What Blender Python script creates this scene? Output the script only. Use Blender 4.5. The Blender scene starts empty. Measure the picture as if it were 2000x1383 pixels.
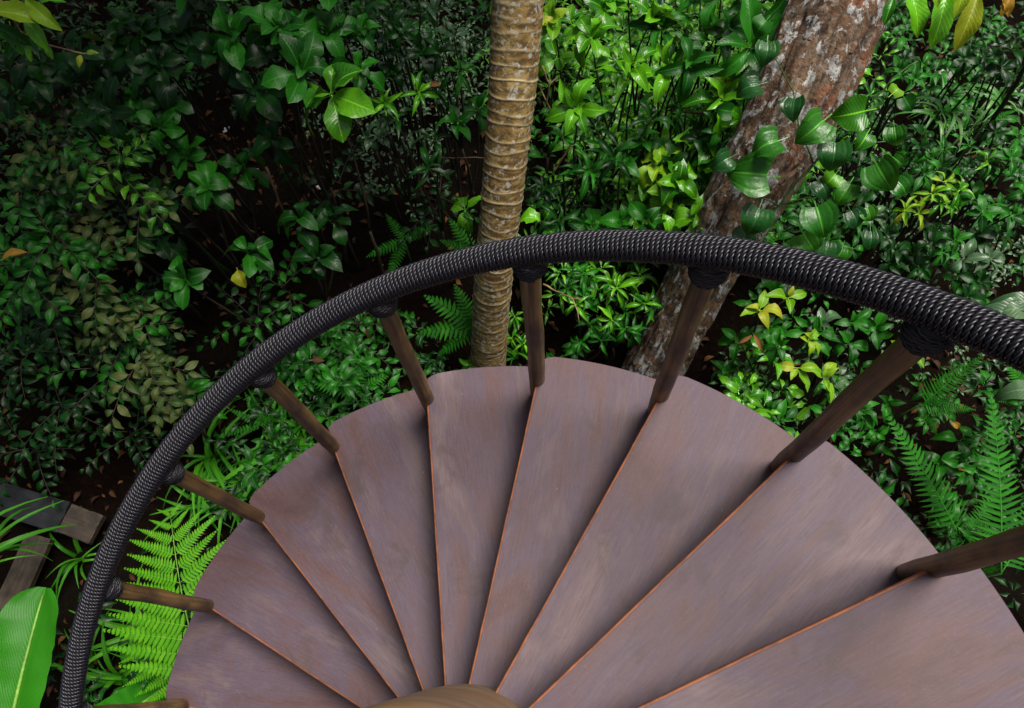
import bpy, bmesh, math, random
import numpy as np
from mathutils import Vector, Matrix, Quaternion

random.seed(7)
rng = np.random.default_rng(7)
sc = bpy.context.scene
COL = sc.collection
PI = math.pi

# ------------------------------------------------------------------ camera
# metres; X runs to the picture's right, Y away from the viewer, Z up; the stair axis is the Z axis
CAMROT = math.radians(152.03)
def rz(v, a):
    c, s = math.cos(a), math.sin(a)
    return Vector((c*v[0]-s*v[1], s*v[0]+c*v[1], v[2]))
_r = rz((-0.8826, -0.4688, -0.0350), CAMROT).normalized()
_f = rz((0.2003, -0.3079, -0.9301), CAMROT).normalized()
_r = (_r - _f*_r.dot(_f)).normalized()
_d = _f.cross(_r)
CAM = rz((-0.05968, -0.30328, 2.94803), CAMROT)
FOC = 1660.9
cd = bpy.data.cameras.new('camera'); cam = bpy.data.objects.new('camera', cd); COL.objects.link(cam)
cd.sensor_fit = 'HORIZONTAL'; cd.sensor_width = 36; cd.lens = FOC/2000*36
cd.clip_start = .02; cd.clip_end = 200
cam.matrix_world = Matrix(((_r.x, -_d.x, -_f.x, CAM.x), (_r.y, -_d.y, -_f.y, CAM.y), (_r.z, -_d.z, -_f.z, CAM.z), (0, 0, 0, 1)))
sc.camera = cam
def at(px, py, z):
    """point of the place at height z that the photograph shows at (px, py)"""
    d = _f + _r*((px-1000)/FOC) + _d*((py-691.5)/FOC)
    return CAM + d*((z-CAM.z)/d.z)
def at_y(px, py, y):
    d = _f + _r*((px-1000)/FOC) + _d*((py-691.5)/FOC)
    return CAM + d*((y-CAM.y)/d.y)
def depth(p): return (p-CAM).dot(_f)

# ------------------------------------------------------------------ sky, sun, exposure
SUN_DIR = Vector((0.27, 0.12, 0.95)).normalized()
w = bpy.data.worlds.new('World'); sc.world = w; w.use_nodes = True
nt = w.node_tree; bg = nt.nodes['Background']
sky = nt.nodes.new('ShaderNodeTexSky'); sky.sky_type = 'NISHITA'; sky.sun_disc = False
sky.sun_elevation = math.asin(SUN_DIR.z); sky.sun_rotation = math.atan2(SUN_DIR.x, SUN_DIR.y)
sky.air_density = 1.0; sky.dust_density = 8.0; sky.ozone_density = 1.0
nt.links.new(sky.outputs[0], bg.inputs[0]); bg.inputs[1].default_value = 0.06
sd = bpy.data.lights.new('sun', 'SUN'); sun = bpy.data.objects.new('sun', sd); COL.objects.link(sun)
sd.energy = 4.2; sd.angle = math.radians(24); sd.color = (1, .95, .87)
sun.location = (3, 3, 9); sun.rotation_euler = (-SUN_DIR).to_track_quat('-Z', 'Y').to_euler()
sc.view_settings.view_transform = 'Standard'; sc.view_settings.look = 'None'
sc.view_settings.gamma = 1; sc.view_settings.use_curve_mapping = False
sc.view_settings.exposure = 0.5
sc.cycles.max_bounces = 5; sc.cycles.diffuse_bounces = 3; sc.cycles.glossy_bounces = 2
sc.cycles.transmission_bounces = 3; sc.cycles.caustics_reflective = False; sc.cycles.caustics_refractive = False
sc.cycles.use_denoising = True

# ------------------------------------------------------------------ helpers
def link(o, parent=None):
    COL.objects.link(o)
    if parent: o.parent = parent
    return o
def mesh(name, v, f, mat=None, smooth=True, uv=None, attr=None):
    me = bpy.data.meshes.new(name)
    v = np.asarray(v, dtype=np.float32)
    if isinstance(f, np.ndarray):
        k = f.shape[1]; n = len(f)
        me.vertices.add(len(v)); me.vertices.foreach_set('co', v.ravel())
        me.loops.add(n*k); me.loops.foreach_set('vertex_index', f.astype(np.int32).ravel())
        me.polygons.add(n); me.polygons.foreach_set('loop_start', np.arange(0, n*k, k, dtype=np.int32))
        me.update(calc_edges=True)
    else:
        me.from_pydata([tuple(x) for x in v], [], f)
    if smooth: me.polygons.foreach_set('use_smooth', np.ones(len(me.polygons), bool))
    if uv is not None:
        li = np.empty(len(me.loops), np.int32); me.loops.foreach_get('vertex_index', li)
        me.uv_layers.new(name='UVMap').data.foreach_set('uv', np.asarray(uv, np.float32)[li].ravel())
    if attr:
        for k, a in attr.items():
            me.attributes.new(k, 'FLOAT', 'POINT').data.foreach_set('value', np.asarray(a, np.float32))
    if mat: me.materials.append(mat)
    me.update()
    return me
def obj(name, me, parent=None, label=None, cat=None, group=None, kind=None):
    o = link(bpy.data.objects.new(name, me), parent)
    tag(o, label, cat, group, kind); return o
def tag(o, label=None, cat=None, group=None, kind=None):
    if label: o['label'] = label
    if cat: o['category'] = cat
    if group: o['group'] = group
    if kind: o['kind'] = kind
    return o
def empty(name, loc, label=None, cat=None, group=None):
    o = bpy.data.objects.new(name, None); COL.objects.link(o); o.location = loc; o.empty_display_size = .05
    return tag(o, label, cat, group)
def tube(pts, rad, ns=8, caps=True, wob=0, ref=None):
    """verts, faces of a tube along pts"""
    P = np.array([tuple(p) for p in pts], float); n = len(P)
    R = np.full(n, rad) if np.isscalar(rad) else np.asarray(rad, float)
    T = np.gradient(P, axis=0); T /= np.linalg.norm(T, axis=1)[:, None]+1e-12
    u = np.array([0, 0, 1.]) if ref is None else np.array(ref, float)
    if abs(T[0]@u) > .9: u = np.array([1., 0, 0])
    V = []; a = np.arange(ns)*2*PI/ns
    for i in range(n):
        u = u-T[i]*(u@T[i]); u /= np.linalg.norm(u); b = np.cross(T[i], u)
        r = R[i]*(1+wob*(rng.random(ns)-.5)) if wob else R[i]
        V.append(P[i]+(np.cos(a)*r)[:, None]*u+(np.sin(a)*r)[:, None]*b)
    V = np.concatenate(V)
    F = [(i*ns+j, i*ns+(j+1) % ns, (i+1)*ns+(j+1) % ns, (i+1)*ns+j) for i in range(n-1) for j in range(ns)]
    if caps: F += [tuple(range(ns))[::-1], tuple((n-1)*ns+j for j in range(ns))]
    return V, F
def join(parts):
    V = []; F = []; o = 0
    for v, f in parts:
        V.append(np.asarray(v)); F += [tuple(i+o for i in q) for q in f]; o += len(v)
    return np.concatenate(V), F
def value_noise(x, y, z, s=1, seed=0):
    x = np.asarray(x)*s; y = np.asarray(y)*s; z = np.asarray(z)*s
    xi, yi, zi = np.floor(x).astype(np.int64), np.floor(y).astype(np.int64), np.floor(z).astype(np.int64)
    fx, fy, fz = x-xi, y-yi, z-zi
    fx, fy, fz = [t*t*(3-2*t) for t in (fx, fy, fz)]
    def h(a, b, c):
        n = (a*73856093 ^ b*19349663 ^ c*83492791 ^ (seed*2654435)) & 0x7fffffff
        n = (n ^ (n >> 13))*1274126177 & 0x7fffffff
        return ((n ^ (n >> 16)) & 0xffff)/65535.
    r = 0
    for a in (0, 1):
        for b in (0, 1):
            for c in (0, 1):
                r = r+h(xi+a, yi+b, zi+c)*(fx if a else 1-fx)*(fy if b else 1-fy)*(fz if c else 1-fz)
    return r

# ------------------------------------------------------------------ materials
class NT:
    def __init__(s, name):
        s.m = bpy.data.materials.new(name); s.m.use_nodes = True; s.t = s.m.node_tree
        s.b = s.t.nodes['Principled BSDF']; s.out = s.t.nodes['Material Output']
    def n(s, ty, **k):
        x = s.t.nodes.new('ShaderNode'+ty)
        for a, v in k.items():
            if a.startswith('i_'):
                key = a[2:]; key = int(key) if key.isdigit() else key.replace('_', ' ')
                if hasattr(v, 'is_linked') or isinstance(v, bpy.types.NodeSocket): s.t.links.new(v, x.inputs[key])
                else: x.inputs[key].default_value = v
            else: setattr(x, a, v)
        return x
    def l(s, a, b): s.t.links.new(a, b)
    def math(s, op, a, b=None):
        return s.n('Math', operation=op, i_0=a, **({} if b is None else {'i_1': b})).outputs[0]
    def ramp(s, fac, stops):
        r = s.n('ValToRGB'); e = r.color_ramp.elements
        while len(e) < len(stops): e.new(.5)
        for q, (p, c) in zip(e, stops): q.position = p; q.color = (*c, 1) if len(c) == 3 else c
        s.l(fac, r.inputs[0]); return r.outputs[0]
    def mix(s, f, a, b, mode='MIX'):
        x = s.n('MixRGB', blend_type=mode)
        for k, v in ((0, f), (1, a), (2, b)):
            if isinstance(v, bpy.types.NodeSocket): s.l(v, x.inputs[k])
            else: x.inputs[k].default_value = v if k == 0 else (*v, 1)
        return x.outputs[0]
    def noise(s, vec, scale, detail=4, rough=.55, dist=0):
        x = s.n('TexNoise'); x.inputs['Scale'].default_value = scale; x.inputs['Detail'].default_value = detail
        x.inputs['Roughness'].default_value = rough; x.inputs['Distortion'].default_value = dist
        if vec is not None: s.l(vec, x.inputs['Vector'])
        return x.outputs['Fac']
    def mapping(s, vec, scale=(1, 1, 1), loc=(0, 0, 0)):
        x = s.n('Mapping'); x.inputs['Scale'].default_value = scale; x.inputs['Location'].default_value = loc
        s.l(vec, x.inputs['Vector']); return x.outputs[0]
    def bump(s, h, strength, dist=.01, normal=None):
        x = s.n('Bump'); x.inputs['Strength'].default_value = strength; x.inputs['Distance'].default_value = dist
        s.l(h, x.inputs['Height'])
        if normal: s.l(normal, x.inputs['Normal'])
        return x.outputs[0]
    def coord(s, k='Object'): return s.n('TexCoord').outputs[k]

def leaf_mat(name, c_dark, c_light, rough=.36, trans=.22, veins=11., vein_bump=.14, spec=.5, spots=0, tip=None, long=False):
    m = NT(name); oi = m.n('ObjectInfo').outputs['Random']; ri = m.n('NewGeometry')
    r = m.math('FRACT', m.math('ADD', m.math('MULTIPLY', oi, 7.31), ri.outputs['Random Per Island']))
    uv = m.n('UVMap').outputs[0]; sp = m.n('SeparateXYZ'); m.l(uv, sp.inputs[0])
    u = m.math('ABSOLUTE', m.math('SUBTRACT', sp.outputs[0], .5)); v = sp.outputs[1]
    obn = m.noise(m.coord('Object'), 9, 3)
    col = m.mix(m.math('POWER', r, 1.4), c_dark, c_light)
    col = m.mix(m.math('MULTIPLY', obn, .5), col, tuple(x*.6 for x in c_dark))
    if tip: col = m.mix(m.math('MULTIPLY', m.math('POWER', r, 6.), .7), col, tip)
    # lateral veins rise towards the tip; midrib pale
    ph = m.math('MULTIPLY', m.math('SUBTRACT', v, m.math('MULTIPLY', u, .55)), veins*2*PI)
    if long: ph = m.math('ADD', m.math('MULTIPLY', u, veins*4*PI), .6)
    wv = m.math('POWER', m.math('ADD', m.math('MULTIPLY', m.math('SINE', ph), .5), .5), 4.)
    mid = m.math('LESS_THAN', u, .025)
    pale = tuple(min(1, x*1.5+.015) for x in c_light)
    col = m.mix(m.math('MULTIPLY', mid, .6), col, pale)
    col = m.mix(m.math('MULTIPLY', wv, .08), col, pale)
    if spots:
        n2 = m.noise(m.coord('Object'), 30, 2); sm = m.ramp(n2, [(.62, (0, 0, 0)), (.7, (1, 1, 1))])
        col = m.mix(m.math('MULTIPLY', sm, spots), col, (.10, .055, .015))
    back = m.mix(ri.outputs['Backfacing'], col, m.mix(.35, col, (.10, .20, .05)))
    m.l(back, m.b.inputs['Base Color'])
    h = m.math('ADD', m.math('MULTIPLY', wv, -.45), m.math('MULTIPLY', obn, .7))
    m.l(m.bump(h, vein_bump, .012), m.b.inputs['Normal'])
    rr = m.math('ADD', m.math('MULTIPLY', m.noise(m.coord('Object'), 5, 2), .3), rough-.15)
    m.l(rr, m.b.inputs['Roughness']); m.b.inputs['Specular IOR Level'].default_value = spec
    tl = m.n('BsdfTranslucent'); m.l(m.mix(.5, back, (.12, .30, .01), 'MIX'), tl.inputs[0])
    ms = m.n('MixShader'); ms.inputs[0].default_value = trans
    m.l(m.b.outputs[0], ms.inputs[1]); m.l(tl.outputs[0], ms.inputs[2]); m.l(ms.outputs[0], m.out.inputs[0])
    return m.m

LM = {
 'dark':   leaf_mat('leaf_dark_glossy_shaded', (.002, .018, .002), (.007, .068, .005), rough=.38, spec=.3, spots=.15),  # near-black greens: deep shade between plants is put into this colour
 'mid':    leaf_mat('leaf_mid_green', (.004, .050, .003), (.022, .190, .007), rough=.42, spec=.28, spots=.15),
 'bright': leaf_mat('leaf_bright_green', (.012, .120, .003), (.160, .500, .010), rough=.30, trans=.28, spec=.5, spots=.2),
 'lime':   leaf_mat('leaf_lime', (.110, .300, .008), (.260, .450, .014), rough=.45, trans=.3, spots=.35, tip=(.36, .26, .03), spec=.3),
 'olive':  leaf_mat('leaf_olive', (.026, .066, .010), (.100, .120, .030), rough=.55, trans=.15, spots=.25, spec=.3),
 'grey':   leaf_mat('leaf_grey_green', (.028, .085, .030), (.085, .150, .070), rough=.34, trans=.12),
 'vine':   leaf_mat('leaf_pepper_vine', (.014, .110, .008), (.055, .250, .010), rough=.36, veins=1.7, vein_bump=.30, spots=.25, spec=.4, long=True),
 'vinedark': leaf_mat('leaf_pepper_vine_dark', (.008, .055, .010), (.016, .095, .014), rough=.32, veins=1.7, vein_bump=.30, spec=.45, long=True),
 'fern':   leaf_mat('fern_green', (.006, .080, .003), (.024, .190, .005), rough=.6, veins=20, vein_bump=.1, spec=.12),
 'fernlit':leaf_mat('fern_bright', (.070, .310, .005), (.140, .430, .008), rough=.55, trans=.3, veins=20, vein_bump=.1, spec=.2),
 'banana': leaf_mat('banana_leaf_green', (.022, .180, .005), (.034, .235, .007), rough=.45, trans=.3, veins=44, vein_bump=.16, spec=.25),
 'grass':  leaf_mat('grass_green', (.020, .150, .005), (.080, .330, .012), rough=.5, veins=.01, vein_bump=.05, spec=.25),
 'strap':  leaf_mat('strap_leaf', (.030, .170, .020), (.150, .290, .080), rough=.45, veins=.01, vein_bump=.05),
 'litter': leaf_mat('dead_leaf', (.022, .008, .004), (.085, .034, .012), rough=.75, trans=.05, spots=.4, tip=(.20, .085, .02), spec=.2),
 'yellow': leaf_mat('leaf_yellow', (.190, .270, .010), (.320, .340, .015), rough=.46, trans=.35, spots=.5, spec=.3),
 'amber':  leaf_mat('leaf_amber', (.350, .190, .020), (.420, .230, .030), rough=.5, trans=.3, spots=.6, spec=.3),
}
def m_wood(name, c1, c2, sc_=(60, 60, 2.2), rough=.55, c3=None):
    m = NT(name); c = m.coord('Object'); ri = m.n('ObjectInfo').outputs['Random']
    off = m.n('CombineXYZ', i_0=m.math('MULTIPLY', ri, 9.), i_1=m.math('MULTIPLY', ri, 5.), i_2=m.math('MULTIPLY', ri, 3.)).outputs[0]
    v = m.n('VectorMath', operation='ADD', i_0=c, i_1=off).outputs[0]
    g = m.noise(m.mapping(v, sc_), 1, 5, .6, .6)
    k = m.noise(m.mapping(v, (14, 14, 6)), 1, 4)
    col = m.mix(m.ramp(g, [(.3, (0, 0, 0)), (.7, (1, 1, 1))]), c1, c2)
    col = m.mix(m.ramp(k, [(.42, (0, 0, 0)), (.66, (.85, .85, .85))]), col, c3 or tuple(x*.35 for x in c1))
    m.l(col, m.b.inputs['Base Color']); m.b.inputs['Roughness'].default_value = rough
    m.l(m.bump(g, .35, .002), m.b.inputs['Normal']); return m.m
M_post = m_wood('post_wood', (.050, .022, .007), (.380, .225, .070), sc_=(85, 85, 2.2), rough=.5, c3=(.030, .016, .008))
M_plank = m_wood('plank_wood', (.028, .018, .011), (.075, .052, .032), sc_=(3, 60, 60), rough=.6)
M_plank_dark = m_wood('plank_painted', (.007, .008, .010), (.022, .024, .028), sc_=(3, 60, 60), rough=.45)
M_stem = m_wood('stem_bark', (.012, .008, .004), (.036, .024, .011), rough=.7)
M_rib = m_wood('leaf_midrib', (.14, .32, .035), (.22, .42, .06), rough=.5)
M_gstem = m_wood('stem_green', (.025, .080, .012), (.060, .120, .025), rough=.5)
M_twig = m_wood('dry_twig', (.160, .100, .045), (.280, .190, .090), rough=.7)

def m_tread():
    m = NT('tread_patinated_wood'); c = m.coord('Object'); ri = m.n('ObjectInfo').outputs['Random']
    off = m.n('CombineXYZ', i_0=m.math('MULTIPLY', ri, 17.), i_1=m.math('MULTIPLY', ri, 9.), i_2=m.math('MULTIPLY', ri, 31.)).outputs[0]
    v = m.n('VectorMath', operation='ADD', i_0=c, i_1=off).outputs[0]
    grain = m.noise(m.mapping(v, (16, 210, 40)), 1, 5, .65, .3)
    fine = m.noise(m.mapping(v, (130, 420, 200)), 1, 3, .6)
    blot = m.noise(m.mapping(v, (2.0, 5, 3)), 1, 5, .6, .9)
    blot2 = m.noise(m.mapping(v, (3.0, 8, 4), (5, 3, 2)), 1, 4, .6, .5)
    col = m.ramp(blot, [(.28, (.050, .023, .026)), (.41, (.084, .047, .051)), (.52, (.076, .054, .076)), (.62, (.106, .074, .082)), (.74, (.146, .106, .116))])
    col = m.mix(m.ramp(blot2, [(.56, (0, 0, 0)), (.76, (.5, .5, .5))]), col, (.088, .038, .026))
    col = m.mix(m.ramp(grain, [(.3, (.45, .45, .45)), (.58, (0, 0, 0))]), col, (.045, .025, .026))
    col = m.mix(m.ramp(fine, [(.55, (0, 0, 0)), (.75, (.30, .30, .30))]), col, (.15, .118, .12))
    spk = m.noise(m.mapping(v, (90, 90, 90)), 1, 1, .5); col = m.mix(m.ramp(spk, [(.78, (0, 0, 0)), (.84, (.35, .35, .35))]), col, (.28, .23, .20))
    stn = m.noise(m.mapping(v, (7, 9, 7), (4, 4, 1)), 1, 5, .65, .5); col = m.mix(m.ramp(stn, [(.56, (0, 0, 0)), (.68, (.5, .5, .5))]), col, (.050, .033, .030))
    m.l(col, m.b.inputs['Base Color'])
    rr = m.math('ADD', m.math('MULTIPLY', blot, .25), .42); m.l(rr, m.b.inputs['Roughness'])
    h = m.math('ADD', m.math('MULTIPLY', grain, .7), m.math('MULTIPLY', fine, .5))
    m.l(m.bump(h, .16, .002), m.b.inputs['Normal']); m.b.inputs['Specular IOR Level'].default_value = .2
    return m.m
def m_simple(name, c1, c2, scale=20, rough=.5, bump=.2, dist=.004, metal=0, spec=.5):
    m = NT(name); n = m.noise(m.coord('Object'), scale, 5, .6)
    m.l(m.mix(m.ramp(n, [(.3, (0, 0, 0)), (.7, (1, 1, 1))]), c1, c2), m.b.inputs['Base Color'])
    m.b.inputs['Roughness'].default_value = rough; m.b.inputs['Metallic'].default_value = metal
    m.b.inputs['Specular IOR Level'].default_value = spec
    m.l(m.bump(n, bump, dist), m.b.inputs['Normal']); return m.m
M_tread = m_tread()
M_nose = m_simple('nosing_rust', (.075, .022, .009), (.270, .082, .024), 22, .7)
M_rope = m_simple('rope_black', (.003, .003, .006), (.009, .009, .016), 300, .40, .2, .001, spec=.55)
M_ropecore = m_simple('rail_core', (.004, .004, .005), (.008, .008, .010), 50, .6)
def m_column():
    m = NT('column_bronze'); c = m.coord('Object')
    a = m.noise(m.mapping(c, (3, 3, 9)), 1, 5, .6, .6); b = m.noise(m.mapping(c, (2, 2, 3)), 1, 3)
    col = m.ramp(a, [(.3, (.200, .104, .042)), (.5, (.260, .162, .082)), (.7, (.320, .235, .165))])
    col = m.mix(m.ramp(b, [(.5, (0, 0, 0)), (.7, (.6, .6, .6))]), col, (.330, .150, .055))
    m.l(col, m.b.inputs['Base Color']); m.b.inputs['Roughness'].default_value = .5
    m.l(m.bump(a, .1, .003), m.b.inputs['Normal']); return m.m
M_col = m_column()

# ------------------------------------------------------------------ ground
GZ = -1.40
def ground_z(x, y):
    return GZ + .10*(value_noise(x, y, np.zeros_like(np.asarray(x, float)), .6, 3)-.5) + .03*(value_noise(x, y, np.zeros_like(np.asarray(x, float)), 3, 4)-.5)
def gz(x, y): return float(ground_z(np.array([x]), np.array([y]))[0])
def m_soil():
    m = NT('forest_soil'); c = m.coord('Object')
    a = m.noise(c, 3, 6, .65); b = m.noise(c, 40, 5, .7); d = m.noise(c, 1.1, 3)
    col = m.mix(a, (.0008, .0006, .0005), (.006, .0026, .0015))  # soil taken almost to black, the shade of the gaps included
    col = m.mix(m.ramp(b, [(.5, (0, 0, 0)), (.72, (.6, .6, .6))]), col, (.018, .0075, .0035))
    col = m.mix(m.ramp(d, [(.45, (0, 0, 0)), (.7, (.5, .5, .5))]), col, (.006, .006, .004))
    m.l(col, m.b.inputs['Base Color']); m.b.inputs['Roughness'].default_value = .95; m.b.inputs['Specular IOR Level'].default_value = .05
    m.l(m.bump(m.math('ADD', a, b), .9, .02), m.b.inputs['Normal']); return m.m
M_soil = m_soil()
N = 150
gx, gy = np.meshgrid(np.sign(np.linspace(-1, 1, N))*(np.abs(np.linspace(-1, 1, N))**2.6)*60, np.sign(np.linspace(-1, 1, N))*(np.abs(np.linspace(-1, 1, N))**2.6)*60+1.5)
V = np.stack([gx.ravel(), gy.ravel(), ground_z(gx.ravel(), gy.ravel())], 1)
ii = (np.arange(N-1)[:, None]*N+np.arange(N-1)[None]).ravel()
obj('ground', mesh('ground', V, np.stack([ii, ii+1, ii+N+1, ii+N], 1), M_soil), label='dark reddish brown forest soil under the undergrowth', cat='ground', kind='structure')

# ------------------------------------------------------------------ spiral staircase
DTH = .315024; RISE = .1765; R_POST = 1.0625; R_RAIL = 1.0066; H_RAIL = .8515
def pol(idx, r, z):
    a = CAMROT-idx*DTH
    return Vector((r*math.cos(a), r*math.sin(a), z))
stair = empty('spiral_staircase', (0, 0, GZ), 'spiral staircase of purple brown fan treads with a black rope wrapped handrail', 'staircase')
def part(name, me, parent=None, loc=(0, 0, 0), rot=0):
    o = link(bpy.data.objects.new(name, me), parent or stair)
    o.location = (loc[0], loc[1], loc[2]-(GZ if parent is None else 0)); o.rotation_euler = (0, 0, rot)
    return o
# tread template: local frame of tread 0 with its post on the +X axis, top at z = 0
def lp(idx, r): a = -idx*DTH; return (r*math.cos(a), r*math.sin(a))
fi, fo = lp(-.41, .24), lp(.015, 1.125)
def make_tread():
    bm = bmesh.new(); pts = []
    for k in range(9): pts.append(lp(1.15-(1.15+.41)*k/8, .24))           # inner arc, back to front
    for k in range(1, 12):                                                # nosing line, a hair wavy
        t = k/12; wv = .0003*math.sin(t*17)+.0002*math.sin(t*41+1)
        pts.append((fi[0]+(fo[0]-fi[0])*t, fi[1]+(fo[1]-fi[1])*t+wv))
    for k in range(31):
        s = k/30; r = 1.135+.032*min(1, s*1.3)-(.010 if k == 0 else (.003 if k == 1 else 0))
        pts.append(lp(.02+1.30*s, r))
    vs = [bm.verts.new((x, y, 0)) for x, y in pts]
    f = bm.faces.new(vs)
    if f.normal.z < 0: f.normal_flip()
    bm.normal_update()
    if f.normal.z < 0: bmesh.ops.reverse_faces(bm, faces=[f])
    r = bmesh.ops.extrude_face_region(bm, geom=[f])
    nv = [g for g in r['geom'] if isinstance(g, bmesh.types.BMVert)]
    bmesh.ops.translate(bm, verts=nv, vec=(0, 0, -.014))
    bmesh.ops.recalc_face_normals(bm, faces=bm.faces)
    ed = [e for e in bm.edges if len(e.link_faces) == 2 and e.calc_face_angle() > 1.2 and e.verts[0].co.z > -.007 and e.verts[1].co.z > -.007]
    bmesh.ops.bevel(bm, geom=ed, offset=.0022, segments=2, profile=.5, affect='EDGES')
    me = bpy.data.meshes.new('tread'); bm.to_mesh(me); bm.free(); me.materials.append(M_tread); return me
def make_nosing():
    d = Vector((fo[0]-fi[0], fo[1]-fi[1], 0)).normalized(); n = Vector((-d.y, d.x, 0))   # n points to the front
    if n.y < 0: n = -n
    prof = [(-.0012, .0012), (.0024, .0010), (.0042, -.0012), (.0046, -.0145), (-.0012, -.0145)]
    V = []; K = 60
    for k in range(K+1):
        t = .004+(k/K)*.93; wv = .0003*math.sin(t*17)+.0002*math.sin(t*41+1)
        jw = 1+.12*(random.random()-.5); jz = .0002*(random.random()-.5)
        b = Vector((fi[0]+(fo[0]-fi[0])*t, fi[1]+(fo[1]-fi[1])*t+wv, 0))
        for a, z in prof: V.append(b+n*(a*(jw if a > 0 else 1))+Vector((0, 0, z+jz)))
    F = [(k*5+j, k*5+(j+1) % 5, (k+1)*5+(j+1) % 5, (k+1)*5+j) for k in range(K) for j in range(5)]
    F += [(4, 3, 2, 1, 0), tuple(K*5+j for j in range(5))]
    return mesh('nosing_edge', V, F, M_nose, smooth=False)
me_t, me_n = make_tread(), make_nosing()
TREADS = range(-7, 10)
for n in TREADS:
    t = part('tread', me_t, loc=(0, 0, n*RISE), rot=CAMROT-n*DTH)
    part('nosing_edge', me_n, parent=t)
# newel column: broad drum that narrows slightly upwards, rounded top
prof = [(.262, GZ-.1), (.256, -.4), (.252, .3), (.250, .75), (.244, 1.0), (.236, 1.25), (.228, 1.5), (.222, 1.66), (.214, 1.70), (.196, 1.728), (.15, 1.745), (.0, 1.752)]
ns = 72; V = []
for r, z in prof[:-1]: V += [(r*math.cos(2*PI*k/ns), r*math.sin(2*PI*k/ns), z) for k in range(ns)]
V.append((0, 0, prof[-1][1])); L = len(prof)-1
F = [(i*ns+j, i*ns+(j+1) % ns, (i+1)*ns+(j+1) % ns, (i+1)*ns+j) for i in range(L-1) for j in range(ns)]
F += [((L-1)*ns+j, (L-1)*ns+(j+1) % ns, L*ns) for j in range(ns)]
part('newel_column', mesh('newel_column', V, F, M_col))
# handrail: dark core and a rope of three strands wound round it
def rail_pt(idx): return pol(idx, R_RAIL, idx*RISE+H_RAIL)
n0, n1 = -2.6, 8.7
idx = np.linspace(n0, n1, 260)
rail_core = part('handrail', mesh('handrail', *tube([rail_pt(i) for i in idx], .0196, 14), M_ropecore))
def rope_strand(k, pitch=.0096, rr=.0236, rho=.0026, rs=.0024, spt=52, tw=5.6, ns=5):
    ds = math.hypot(R_RAIL*DTH, RISE); turns = (n1-n0)*ds/pitch; M = int(turns*spt)
    s = np.linspace(0, 1, M); ia = n0+(n1-n0)*s; a = CAMROT-ia*DTH
    C = np.stack([R_RAIL*np.cos(a), R_RAIL*np.sin(a), ia*RISE+H_RAIL], 1)
    T = np.stack([R_RAIL*np.sin(a)*DTH, -R_RAIL*np.cos(a)*DTH, np.full(M, RISE)], 1); T /= np.linalg.norm(T, axis=1)[:, None]
    Nn = np.stack([np.cos(a), np.sin(a), 0*a], 1); B = np.cross(T, Nn)
    ps = 2*PI*turns*s; jit = .0004*np.sin(ps*.37)+.0003*np.sin(ps*.113+1)
    er = np.cos(ps)[:, None]*Nn-np.sin(ps)[:, None]*B
    ph = tw*ps+2*PI*k/3
    P = C+er*(rr+jit*.6+rho*np.cos(ph))[:, None]+T*(rho*np.sin(ph)+jit)[:, None]
    d = np.gradient(P, axis=0); d /= np.linalg.norm(d, axis=1)[:, None]
    u = er-d*(er*d).sum(1)[:, None]; u /= np.linalg.norm(u, axis=1)[:, None]; b = np.cross(d, u)
    q = np.arange(ns)*2*PI/ns
    V = (P[:, None]+rs*(np.cos(q)[None, :, None]*u[:, None]+np.sin(q)[None, :, None]*b[:, None])).reshape(-1, 3)
    i = np.arange(M-1)[:, None]*ns; j = np.arange(ns)[None]; j2 = (j+1) % ns
    F = np.stack([(i+j).ravel(), (i+j2).ravel(), (i+ns+j2).ravel(), (i+ns+j).ravel()], 1)
    return mesh('rope_strand', V, F, M_rope)
for k in range(3): part('rope_strand', rope_strand(k), parent=rail_core)
# balusters with a rope lashing under the rail
def make_lashing():
    """cord wound round the top of a post: local z = 0 at the rail axis, post along -z"""
    P = []; turns = 11; M = turns*40; out = []
    for k in range(2):
        pts = []
        for i in range(M):
            t = i/(M-1); a = 2*PI*turns*t; z = -.020-.062*t
            R = .0285+.0046*math.sin(PI*min(1, t*1.15))**.7
            tilt = .006*math.cos(a)*math.sin(t*9)
            ph = a*6.3+PI*k
            pts.append(((R+.0013*math.cos(ph))*math.cos(a), (R+.0013*math.cos(ph))*math.sin(a), z+tilt+.0013*math.sin(ph)))
        out.append(tube(pts, .0017, 5, ref=(1, 0, 0)))
    return out
lash = make_lashing()
core_v, core_f = tube([(0, 0, -.012), (0, 0, -.03), (0, 0, -.055), (0, 0, -.080)], [.028, .0303, .0303, .027], 20)
me_lc = mesh('rope_lashing', core_v, core_f, M_ropecore)
me_l = [mesh('lashing_cord', v, f, M_rope) for v, f in lash]
me_posts = []
for var in range(3):
    K = 14; Lp = H_RAIL+RISE-.012
    pts = [(.0012*math.sin(k*.9+var), .0012*math.cos(k*.7+var*2), -Lp+Lp*k/K) for k in range(K+1)]
    rad = [.0228-.0016*(k/K)+.0006*math.sin(k*1.7+var) for k in range(K+1)]
    rad[0] *= .93
    me_posts.append(mesh('baluster', *tube(pts, rad, 20), M_post))
for n in range(-7, 9):
    foot, top = pol(n, R_POST, n*RISE), rail_pt(n)
    ax = (top-foot).normalized()
    b = bpy.data.objects.new('baluster', me_posts[n % 3]); link(b, stair)
    q = ax.to_track_quat('Z', 'Y') @ Quaternion((0, 0, 1), n*1.3)
    b.rotation_mode = 'QUATERNION'; b.rotation_quaternion = q; b.location = top-Vector((0, 0, GZ))
    lc = link(bpy.data.objects.new('rope_lashing', me_lc), b)
    for m_ in me_l: link(bpy.data.objects.new('rope_cord', m_), b)

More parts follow.
